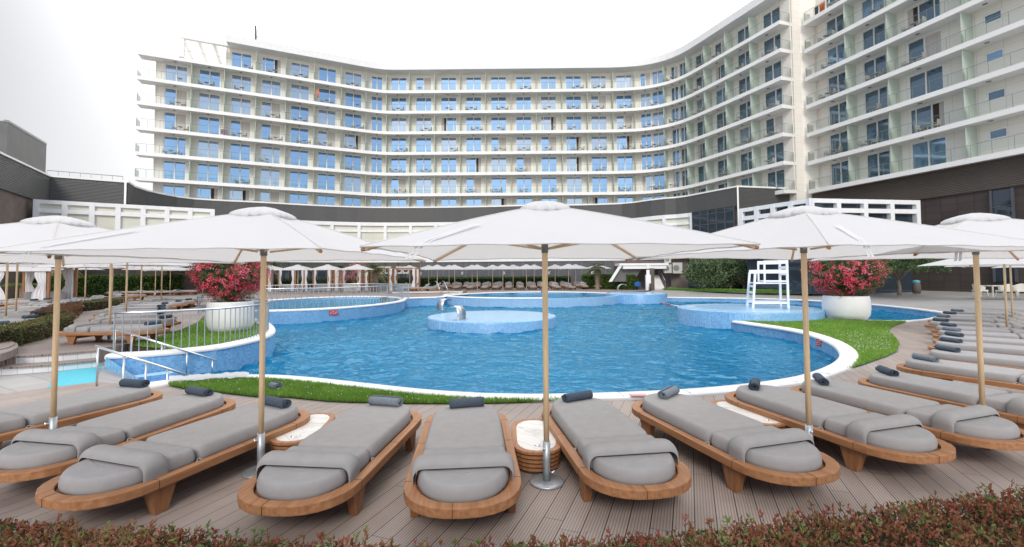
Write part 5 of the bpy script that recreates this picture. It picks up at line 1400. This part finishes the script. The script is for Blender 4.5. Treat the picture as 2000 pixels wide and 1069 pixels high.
for i, (px, py, a) in enumerate(((105,593.5,.02),(150,588,.04),(182,583,.05),(215,579,.07),(250,575.5,.1))): far_lounger(px, py, a, f'terrace lounger behind the bronze hedge, {ordinal(i)} from the left', tw=0)
for i, (px, py, a) in enumerate(((-60,635,-.02),(0,622.5,0),(22,612.5,.02),(48,604.5,.03),(66,599,.05))): far_lounger(px, py, a, f'terrace lounger at the left edge, {ordinal(i)} from the front', tw=0)
for i, (px, py) in enumerate(((205,570),(248,569),(292,568.5),(330,568),(362,567),(60,586),(30,588))): far_lounger(px, py, .1, f'far lounger under the left hedge, {ordinal(i)} of the back row', tw=0)
UG2 = 'white square parasols on the raised terrace'
for i, (px, py, a) in enumerate(((11,617,5),(31,607,-8),(214,633,0),(246,611,6),(166,584,0),(275,590,4),(315,586,0),(219,580,8),(303,571,3),(332,567,0),(360,565,5),(128,575,3),(396,566,4))):
    p = G(px, py, .75); o = dup(U0b, (p.x, p.y, .332), math.radians(a), f'terrace parasol at left, {ordinal(i)} by nearness', UG2); o.scale = (1.12, 1.12, 1.03)
# raised-back loungers of the far rows
proto = thing('sun_lounger', 'x', 'sun lounger', (0, 0, 0), 0, G2)
for nm, key in (('frame', 'frame'), ('slat_base', 'slat_base'), ('crossbar', ('crossbar', -1)), ('crossbar', ('crossbar', 1)), ('mattress', 'foot_mattress')): link(nm, LM[key], proto)
for sx in (-1, 1):
    for sy in (-1, 1): link('leg', LM['leg', sx, sy], proto)
Tm = Matrix.Translation((-.35, 0, .30)) @ Matrix.Rotation(math.radians(38), 4, 'Y') @ Matrix.Translation((.35, 0, -.30))
for nm, key in (('backrest', 'back_mattress'), ('head_cushion', 'head_cushion'), ('bolster', 'bolster')):
    me = LM[key].copy(); me.transform(Tm); link(nm, me, proto)
FR = [(846,53,.5),(868,53,1.2),(893,52,1.45),(920,52,1.5),(947,52,1.55),(969,52,1.55),(993,52,1.57),(1016,52,1.57),(1040,52,1.6),(1062,52,1.6),(1086,51,1.7),(1112,50,1.8),(1140,53,1.6),(1165,53,1.6),(1186,54,1.6)]
BK = [911,932,953,975,994,1014,1034,1055,1078,1100,1127,1152,1180]
def put(px, Y, rz, lab, first=False):
    x = (px-1000)/F_PX*Y
    o = proto if first else dup(proto, (0, 0, 0), 0, lab, G2)
    o.location = (x, Y, .332); o.rotation_euler = (0, 0, rz-PI); o['label'] = lab
for i, (px, Y, a) in enumerate(FR): put(px, Y, a, f'far lounger in the front row across the pool, {ordinal(i)} from the left', i == 0)
for i, px in enumerate(BK): put(px, 57.5, 1.57, f'far lounger with raised back in the rear row, {ordinal(i)} from the left')
for i, (px, Y, a) in enumerate(((800,50,.3),(822,49,.3),(842,48.5,.2),(778,52,.3),(862,57,.8),(884,58,1.2),(760,57,1),(735,57,1.2))): put(px, Y, a, f'far lounger turned sideways near the cabanas, {ordinal(i)} of its group')
for i, (px, Y) in enumerate(((888,51),(932,51),(982,51),(1028,51),(1110,50),(854,50))): dup(U0b, ((px-1000)/F_PX*Y, Y, .332), .05*(i % 3), f'far parasol of the nearer row across the pool, {ordinal(i)} placed', UG2).scale = (1.1, 1.1, 1.04)
for i, px in enumerate((800,837,877,922,962,1002,1043,1084,1124,1166)): dup(U0b, ((px-1000)/F_PX*57, 57, .332), .07*(i % 3), f'far parasol of the rear row by the hedge, {ordinal(i)} from the left', UG2).scale = (1.12, 1.12, 1.08)
for i, px in enumerate((526,582,640,698)): dup(U0b, ((px-1000)/F_PX*45, 45, .332), .04*i, f'white parasol in front of the cabanas, {ordinal(i)} from the left', UG2).scale = (1.05, 1.05, 1.03)
# ------------------------------------------------------------------ cabanas
def cabana(label, c, w, d, h, rz=0, z0=.33, roof=True, cw=.17):
    t = thing('cabana', label, 'cabana', (c[0], c[1], z0), rz, 'wooden cabanas with white curtains'); hw, hd = w/2, d/2
    for sx in (-1, 1):
        for sy in (-1, 1): m = MB(); m.box((sx*hw, sy*hd, h/2), (.12, .12, h)); link('post', m.mesh('cabana_post', 'teak_dark'), t)
    m = MB()
    for sy in (-1, 1): m.box((0, sy*hd, h+.06), (w+.24, .1, .12))
    for sx in (-1, 1): m.box((sx*hw, 0, h+.06), (.1, d-.12, .12))
    link('top_beams', m.mesh('cabana_beams', 'teak_dark'), t)
    if roof: m = MB(); m.box((0, 0, h+.17), (w+.3, d+.3, .08)); m.box((0, -hd-.17, h-.05), (w+.36, .02, .3)); link('roof_cloth', m.mesh('cabana_roof', 'shade'), t)
    for sx in (-1, 1):
        for sy in (-1, 1):
            m = MB(); vs = []; R = random.Random(int(sx*3+sy*7+c[0]))
            for j in range(15):
                v = j/14; zz = h*(1-v)+.05; sp = cw*(1-.45*math.exp(-((v-.45)/.16)**2)+.25*v)
                for i in range(13):
                    u = i/12; vs.append((sx*(hw-.1-sp*2*u*.8), sy*hd-.10+.05*math.sin(i*1.8+j*.15), zz))
            m.add(vs, [(j*13+i, j*13+i+1, (j+1)*13+i+1, (j+1)*13+i) for j in range(14) for i in range(12)], 0, True); link('curtain', m.mesh('cabana_curtain', 'shade'), t)
    m = MB(); m.box((0, 0, .22), (w*.75, d*.6, .2)); m.box((0, .3*d, .55), (w*.75, .12, .45)); link('daybed', m.mesh('daybed', 'cushion'), t)
for i, px in enumerate((556,626,684,742,788)): cabana(f'curtained cabana behind the round pool, {ordinal(i)} from the left', ((px-1000)/F_PX*50, 50.5), 2.9, 2.6, 2.35, .05, roof=False)
cc = G(38, 597, .35); cabana('large cabana with tied white curtains at the left edge', (cc.x-.3, cc.y+1.2), 2.7, 2.7, 2.25, .3, cw=.34)
# ------------------------------------------------------------------ hedges and trees
GRN = ['leafg1', 'leafg2', 'leafg3', 'leafg3']
def W2p(px, Y): return ((px-1000)/F_PX*Y, Y)
hedge('green_hedge', 'clipped dark green hedge behind the left terrace loungers', [W2p(116, 36), W2p(250, 41.5), W2p(392, 47)], 1.3, .33, 1.75, 16000, .16, .10, GRN, [0, 1, 2, 3], wob=.1)
hedge('green_hedge', 'long clipped green hedge behind the far lounger rows', [W2p(806, 59.6), W2p(960, 59.6), W2p(1113, 59)], 1.2, .33, 1.35, 12000, .15, .09, GRN, [0, 1, 2, 0], wob=.1)
hedge('green_hedge', 'taller yellow green hedge block left of the stair canopy', [W2p(1136, 54), W2p(1200, 51), W2p(1229, 49)], 1.2, .33, 1.6, 9000, .14, .08, GRN, [1, 1, 0, 2], wob=.1)
hedge('green_hedge', 'low dark hedge seen between the far cabanas', [W2p(505, 57), W2p(660, 57), W2p(795, 57)], 1.0, .33, 1.25, 7000, .16, .09, GRN, [0, 2, 3, 2], wob=.08)
hedge('green_hedge', 'bright green hedge behind the lifeguard chair', [W2p(1475, 42), W2p(1530, 41.5), W2p(1600, 41)], 1.1, .33, .95, 5000, .12, .07, GRN, [1, 1, 0], wob=.06)
BRZ = ['red2', 'red3', 'red4', 'leafg3', 'red1']
def zz(px, py): g = G(px, py, .33); return (g.x, g.y)
hedge('bronze_hedge', 'low bronze green hedge in front of the left edge loungers', [zz(-30, 690), zz(30, 679), zz(85, 664), zz(128, 651), zz(142, 640)], .62, .33, .46, 8000, .05, .028, BRZ, [0, 1, 1, 2, 3], wob=.08)
hedge('bronze_hedge', 'reddish brown hedge between the left terrace loungers', [zz(128, 634), zz(150, 622), zz(160, 611)], .9, .33, .5, 4500, .055, .03, BRZ, [0, 4, 2, 0], wob=.08)
hedge('bronze_hedge', 'small dark bronze hedge left of the planter', [zz(172, 608), zz(215, 603), zz(245, 597)], .9, .33, .45, 3500, .06, .035, BRZ, [0, 1, 2, 3], wob=.08)
def tree(label, c, r, zc, n, L, W, mats, mis, trunk_h, seed, tr=.12, z0=.33, flat=None, lobes=11, cat='tree', limbs=7, base=None):
    t = thing('tree', label, cat, (c[0], c[1], z0)); R = random.Random(seed); mb = MB()
    for k in range(1 if trunk_h > .8 else 4):
        bx_, by_ = (0, 0) if trunk_h > .8 else (R.uniform(-r[0]*.4, r[0]*.4), 0)
        mb.tube([(bx_, by_, 0), (bx_+.05, by_, trunk_h*.5), (bx_, by_+.04, trunk_h)], [tr*1.3, tr, tr*.8], 9)
        for i in range(limbs):
            a = 2*PI*i/limbs+R.uniform(-.3, .3); e = Vector((bx_+math.cos(a)*r[0]*.6, math.sin(a)*r[1]*.6, zc+R.uniform(-.2, .4)*r[2])); s = Vector((bx_, by_, trunk_h-.03)); mb.tube([s, s.lerp(e, .45)+Vector((0, 0, .15)), e], [tr*.6, tr*.35, tr*.12], 6)
    link('trunk', mb.mesh('tree_trunk', 'bark'), t); link('crown', crown((0, 0, zc), r, n, L, W, mis, lobes, seed, flat=flat).mesh('tree_crown', mats), t)
OLI = ['oli1', 'oli2', 'leafg3']
c_ = W2p(1400, 45.5); tree('broad silvery green olive bush by the glass front', c_, (3.1, 2.0, 1.75), 1.95, 17000, .20, .09, OLI, [0, 0, 1, 1, 2], .5, 31, lobes=15)
c_ = W2p(1458, 44.5); tree('smaller olive bush behind the lifeguard chair', c_, (1.9, 1.6, 1.35), 1.7, 8000, .18, .08, OLI, [0, 1, 1, 2], .5, 33, lobes=9)
c_ = W2p(1754, 33.5); tree('umbrella shaped dark tree beyond the right planter', c_, (2.9, 2.2, 1.15), 2.35, 15000, .15, .07, ['oli2', 'leafg3', 'leafg1', 'oli1'], [0, 0, 1, 2, 3], 1.15, 35, tr=.11, lobes=16, flat=-.55)
mb = MB(); mpts = [zz(1286, 572)]; 
hedge('ground_cover', 'long low strip of grass along the dark glass front at right', [W2p(1292, 47.5), W2p(1400, 42.5), W2p(1500, 39.5), W2p(1610, 38)], 1.6, .3, .22, 7000, .10, .03, ['leafg2', 'blade2', 'blade1'], [0, 1, 2], cat='ground cover', wob=.05, core='lawn')
def palm(label, c, h, tr, nf, fl, seed, z0=.33, dry=.3):
    t = thing('palm_tree', label, 'palm', (c[0], c[1], z0)); R = random.Random(seed); mb = MB(); n = 26; pts = []; rs = []
    for i in range(n+1): u = i/n; pts.append((.05*math.sin(u*3), 0, h*u)); rs.append(tr*(1.25-.3*u+(.16 if i % 2 else 0)))
    mb.tube(pts, rs, 11, sm=False)
    for i in range(150): u = R.uniform(.25, 1); a = R.uniform(0, 2*PI); v = Vector((math.cos(a), math.sin(a), 0)); b = Vector((0, 0, h*u))+v*tr*.9; mb.tube([b, b+v*tr*.5+Vector((0, 0, tr*.7))], [tr*.16, tr*.07], 4)
    link('trunk', mb.mesh('palm_trunk', 'palm_bark'), t); mb = MB()
    for k in range(nf):
        a = R.uniform(0, 2*PI); el = R.uniform(-.75, 1.1); L = fl*R.uniform(.8, 1.1); dr = .55+.5*R.random(); pts = []; v = Vector((math.cos(a)*math.cos(el), math.sin(a)*math.cos(el), math.sin(el)))
        for i in range(9): u = i/8; pts.append(Vector((0, 0, h+.05))+v*L*u+Vector((0, 0, -dr*L*u*u*.55)))
        mi = 1 if el < -.25 and R.random() < dry*2 else 0
        mb.tube(pts, [.02*(1-.1*i) for i in range(9)], 3, mi, False)
        for i in range(1, 8):
            for q in range(4):
                p = pts[i].lerp(pts[i+1], q/4); d = (pts[i+1]-pts[i]).normalized(); sd = d.cross(Vector((0, 0, 1))).normalized()
                for s in (-1, 1): dd = (sd*s+d*.7+Vector((0, 0, -.25))).normalized(); leaf(mb, p, dd, Vector((0, 0, 1)), fl*.34*(1-.5*i/8), .035, mi)
    link('fronds', mb.mesh('palm_fronds', ['frond', 'dry']), t)
palm('palm tree left of the far parasol rows beside the cabanas', W2p(732, 48), 2.35, .26, 26, 1.5, 2)
palm('palm tree in front of the far hedge at the right end', W2p(1166, 51), 2.35, .2, 26, 1.6, 3)
palm('stout palm trunk behind the far left pole', W2p(112, 37), 3.1, .42, 26, 2.0, 4)
palm('slim palm tree behind the first cabana', W2p(529, 54), 3.0, .2, 18, 1.3, 5)
palm('small palm with few fronds right of the second cabana', W2p(664, 55), 2.5, .16, 14, 1.0, 6)
t = thing('sago_palm', 'bright green sago palm inside the left cabana', 'palm', W2p(45, 32)+(.33,)); mb = MB(); R = random.Random(9)
for k in range(30):
    a = R.uniform(0, 2*PI); L = 1.15; pts = [Vector((math.cos(a)*L*u*.9, math.sin(a)*L*u*.9, 1.0+1.0*u-.9*u*u)) for u in (0, .2, .4, .6, .8, 1)]; mb.tube(pts, .015, 3, 0, False)
    for i in range(1, 5):
        for q in range(4):
            p = pts[i].lerp(pts[i+1], q/4); d = (pts[i+1]-pts[i]).normalized(); sd = d.cross(Vector((0, 0, 1))).normalized()
            for s in (-1, 1): leaf(mb, p, (sd*s+d*.5).normalized(), Vector((0, 0, 1)), .28, .03, 0)
link('fronds', mb.mesh('sago_fronds', 'leafg2'), t); mb = MB(); mb.tube([(0, 0, 0), (0, 0, 1.05)], .16, 9); link('trunk', mb.mesh('sago_trunk', 'palm_bark'), t)
# ------------------------------------------------------------------ stair canopy, plant units, furniture on the right
SX, SY = W2p(1262, 50); O = (SX, SY, .33); t = thing('stair_shelter', 'white roofed stair entrance at the far right of the pool', 'stairs', O)
mb = MB(); mb.box((SX-.6, SY-.2, 3.02), (5.2, 2.2, .24)); mb.box((SX-.5, SY-.2, 2.72), (4.6, 2.0, .34)); part('roof', mb, 'white', t, O)
mb = MB(); mb.add([(SX-3.2, SY-1.2, 2.9), (SX-2.9, SY-1.2, 2.9), (SX-4.0, SY-1.2, 1.2), (SX-4.3, SY-1.2, 1.2), (SX-3.2, SY-.9, 2.9), (SX-2.9, SY-.9, 2.9), (SX-4.0, SY-.9, 1.2), (SX-4.3, SY-.9, 1.2)], [(0,3,2,1),(4,5,6,7),(0,1,5,4),(1,2,6,5),(2,3,7,6),(3,0,4,7)]); part('sloping_beam', mb, 'white', t, O)
mb = MB(); mb.add([(SX-2.8, SY-.6, 2.6), (SX-.6, SY-.6, 2.6), (SX-1.6, SY-.6, 1.2), (SX-3.8, SY-.6, 1.2), (SX-2.8, SY-.3, 2.6), (SX-.6, SY-.3, 2.6), (SX-1.6, SY-.3, 1.2), (SX-3.8, SY-.3, 1.2)], [(0,3,2,1),(4,5,6,7),(0,1,5,4),(1,2,6,5),(2,3,7,6),(3,0,4,7)]); part('underside', mb, 'light_grey', t, O)
mb = MB(); mb.box((SX+.22, SY-1.15, 1.45), (.5, .3, 2.3)); part('pillar', mb, 'brown_clad', t, O)
for i in range(8): mb = MB(); mb.box((SX+1.0+.0*i, SY-1.1+.26*i, .33+.10+.19*i), (1.15, .28, .19+.0)); mb.box((SX+1.0, SY-1.1+.26*i, .33+.095*i), (1.14, .27, .19*i+.02)); part('step', mb, 'coping', t, O)
for s in (0, 1):
    mb = MB(); X = SX+1.62-1.24*s
    mb.tube([(X, SY-1.2, 1.3), (X, SY+.9, 2.75)], .035, 6)
    for i in range(6): f = i/5; mb.tube([(X, SY-1.2+2.1*f, .35+1.4*f), (X, SY-1.2+2.1*f, 1.3+1.45*f)], .02, 5)
    part('handrail', mb, 'galv', t, O)
mb = MB(); mb.box((SX-.2, SY+1.4, 1.9), (6.2, .2, 3.2)); part('back_wall', mb, 'brown_stone', t, O)
q = W2p(1265, 47.5); t = thing('information_totem', 'white box post with small panels in front of the stairs', 'post', q+(.33,)); mb = MB(); mb.box((0, 0, .8), (.5, .3, 1.6)); mb.box((0, -.0, 1.85), (.3, .16, .5)); mb.box((0, -.0, 2.45), (.28, .12, .3)); link('body', mb.mesh('totem', 'white'), t)
q = W2p(1269, 46.9); mb = MB(); mb.tube([(0, 0, 0), (0, 0, .62)], .09, 10); mb.lathe([(.01, .72), (.07, .70), (.09, .62)], 10); tag(link('bollard', mb.mesh('bollard', 'dark'), None, q+(.33,)), 'short black bollard before the stairs', 'bollard')
for i, (px, zc, s) in enumerate(((1322,2.62,1.0),(1303,2.55,.8),(1304,3.5,.6))):
    q = W2p(px, 49.4); t = thing('air_conditioner', ['large beige air conditioner on the brown wall', 'smaller beige air conditioner left of the large one', 'small air conditioner above the canopy end'][i], 'air conditioner', (q[0], q[1], zc), 0, 'air conditioners on the wall'); mb = MB(); mb.box((0, 0, 0), (1.0*s, .4, 1.15*s)); link('casing', mb.mesh('ac_casing', 'ac'), t); mb = MB(); mb.tube([(-.15*s, -.21, 0), (-.15*s, -.215, 0)], .32*s, 18); link('fan', mb.mesh('ac_fan', 'grey_metal'), t)
for i, px in enumerate((744,758,780,793)):
    q = W2p(px, 60); t = thing('air_conditioner', f'air conditioner behind the palm and cabanas, {ordinal(i)} from the left', 'air conditioner', (q[0], q[1], 2.7), 0, 'air conditioners on the wall'); mb = MB(); mb.box((0, 0, 0), (.8, .4, .95)); link('casing', mb.mesh('ac_casing', 'ac'), t); mb = MB(); mb.tube([(0, -.21, 0), (0, -.215, 0)], .3, 16); link('fan', mb.mesh('ac_fan', 'dark'), t)
# right front building face behind the olive bushes
t = thing('garden_building', 'dark glazed ground floor with white soffit behind the olive bushes', 'building', (20, 48, .33)); O = (20, 48, .33)
gp = [W2p(1310, 50.2), W2p(1345, 49.8), W2p(1480, 46.5), W2p(1575, 44.2)]
mb = MB(); sweep(mb, [gp[0], gp[1]], [(0, .2), (0, 4.4), (.3, 4.4), (.3, .2)]); part('stone_wall', mb, 'brown_stone', t, O)
mb = MB(); sweep(mb, gp[1:], [(0, .2), (0, 4.4), (.3, 4.4), (.3, .2)]); part('glazing', mb, 'glaze', t, O)
mb = MB(); gl_ = plen(gp[1:])
for i in range(14): (x, y), a = along(gp[1:], gl_*i/13); mb.box((x, y-.05, 2.3), (.1, .12, 4.2), a)
part('mullions', mb, 'dark', t, O); mb = MB(); sweep(mb, gp, [(-.8, 3.75), (-.8, 4.35), (.5, 4.35), (.5, 3.75)]); part('soffit', mb, 'white', t, O)
mb = MB(); q = W2p(1788, 36.2); mb.lathe([(.01, 0), (.34, 0), (.42, .5), (.36, 1.0), (.3, 1.1), (.01, 1.1)], 16); t = thing('litter_bin', 'dark red bin with turquoise liner by the far right wall', 'bin', q+(.34,)); t.scale = (.7, .7, .8); link('bin_body', mb.mesh('bin_body', 'brown_stone'), t); mb = MB(); mb.lathe([(.33, 1.08), (.38, 1.2), (.2, 1.32), (.01, 1.3)], 14); link('liner', mb.mesh('bin_liner', 'mat_blue'), t)
# dining table and wicker chairs
q = G(1950, 580, .35); TX, TY = q.x, q.y
t = thing('dining_table', 'pale dining table at the right edge by the stone wall', 'table', (TX, TY, .35)); mb = MB(); mb.box((0, 0, .73), (1.7, .9, .05)); link('table_top', mb.mesh('dining_top', 'wicker'), t)
for sx in (-1, 1):
    for sy in (-1, 1): mb = MB(); mb.box((sx*.75, sy*.38, .355), (.06, .06, .70)); link('leg', mb.mesh('dining_leg', 'wicker'), t)
def wchair(label, p, rz, m_='wicker'):
    t = thing('wicker_chair', label, 'chair', p, rz, 'ivory wicker chairs around the dining table'); mb = MB(); mb.box((0, 0, .42), (.56, .54, .10)); link('seat', mb.mesh('wicker_seat', m_), t)
    mb = MB(); vs = []
    for i in range(11):
        a = PI*i/10; x = .30*math.cos(a); y = .26*math.sin(a)**.8; hh = .66+.22*math.sin(a); k = 1.18
        vs += [(x, y, .40), (x*k, y*k, hh), (x*k*1.08, y*k*1.08, hh), (x*1.1, y*1.1, .40)]
    mb.add(vs, [(i*4+j, (i+1)*4+j, (i+1)*4+(j+1) % 4, i*4+(j+1) % 4) for i in range(10) for j in range(4)], 0, False); link('backrest', mb.mesh('wicker_back', m_), t)
    for sx in (-1, 1):
        for sy in (-1, 1): mb = MB(); mb.tube([(sx*.24, sy*.22, .38), (sx*.28, sy*.27, 0)], .022, 6); link('leg', mb.mesh('wicker_leg', m_), t)
wchair('ivory wicker chair at the left end of the dining table', (TX-1.2, TY, .35), PI/2); wchair('ivory wicker chair at the right end of the dining table', (TX+1.2, TY-.1, .35), -PI/2)
wchair('ivory wicker chair on the near side of the dining table, left one', (TX-.42, TY-.75, .35), PI); wchair('ivory wicker chair on the near side of the dining table, right one', (TX+.42, TY-.75, .35), PI)
q = W2p(1244, 49); wchair('blue chair under the sloping stair underside', q+(.335,), PI, 'blue_seat')
for k in [o for o in C.objects if o.name.startswith('wicker_chair') and 'blue' in o['label']]: del k['group']
# ------------------------------------------------------------------ light
w = bpy.data.worlds.new('World'); sc.world = w; w.use_nodes = True; nt = w.node_tree; t = NT(nt)
bg = nt.nodes['Background']
SUN_EL, SUN_AZ = 36, 184          # azimuth clockwise from +Y: the sun stands behind the camera, a little to the left
sky = t.n('ShaderNodeTexSky', sky_type='NISHITA'); sky.sun_disc = False; sky.sun_elevation = math.radians(SUN_EL); sky.sun_rotation = math.radians(SUN_AZ)
sky.air_density = 1.0; sky.dust_density = 1.2; sky.ozone_density = 2.0
tc = t.n('ShaderNodeTexCoord'); s = t.n('ShaderNodeSeparateXYZ'); t.l(tc.outputs['Generated'], s.inputs[0])
front_f = t.math('SMOOTHSTEP', s.outputs[1], -.35, .25) if False else None
mr = t.n('ShaderNodeMapRange', interpolation_type='SMOOTHSTEP'); t.l(s.outputs[1], mr.inputs[0]); mr.inputs[1].default_value = -.25; mr.inputs[2].default_value = .35
mx = t.n('ShaderNodeMapRange', interpolation_type='SMOOTHSTEP'); t.l(s.outputs[0], mx.inputs[0]); mx.inputs[1].default_value = -.84; mx.inputs[2].default_value = -.2
n = t.noise(t.mapping(tc.outputs['Generated'], (1, 1, 2.5)), 1.6, 3, .5)
hi = t.n('ShaderNodeMapRange'); t.l(s.outputs[2], hi.inputs[0]); hi.inputs[1].default_value = .15; hi.inputs[2].default_value = .6
cl = t.mix(mx.outputs[0], t.mix(hi.outputs[0], (3.7, 3.75, 3.9), (1.4, 1.5, 1.8)), (10.2, 10.15, 10.0))
cl = t.mix(t.math('MULTIPLY', t.math('MULTIPLY', hi.outputs[0], mx.outputs[0]), .9), cl, (19.0, 19.0, 19.0))
back = t.mix(t.ramp(n, [(.35, .25), (.7, .5)]), sky.outputs[0], (5.5, 5.7, 6.0))
t.l(t.mix(mr.outputs[0], back, cl), bg.inputs[0]); bg.inputs[1].default_value = .15
sun = bpy.data.lights.new('sun', 'SUN'); sun.energy = 1.5; sun.angle = math.radians(20); sun.color = (1, .93, .84)
so = bpy.data.objects.new('sun', sun); C.objects.link(so)
az = math.radians(SUN_AZ); el = math.radians(SUN_EL); d = Vector((math.sin(az)*math.cos(el), math.cos(az)*math.cos(el), math.sin(el)))
so.rotation_euler = d.to_track_quat('Z', 'Y').to_euler()
sc.view_settings.view_transform = 'Standard'; sc.view_settings.look = 'None'; sc.view_settings.exposure = 0.3; sc.view_settings.gamma = 1
sc.cycles.max_bounces = 8; sc.cycles.transparent_max_bounces = 24; sc.cycles.caustics_reflective = False; sc.cycles.caustics_refractive = False
sc.cycles.sample_clamp_indirect = 6
try: sc.cycles.use_denoising = True
except Exception: pass
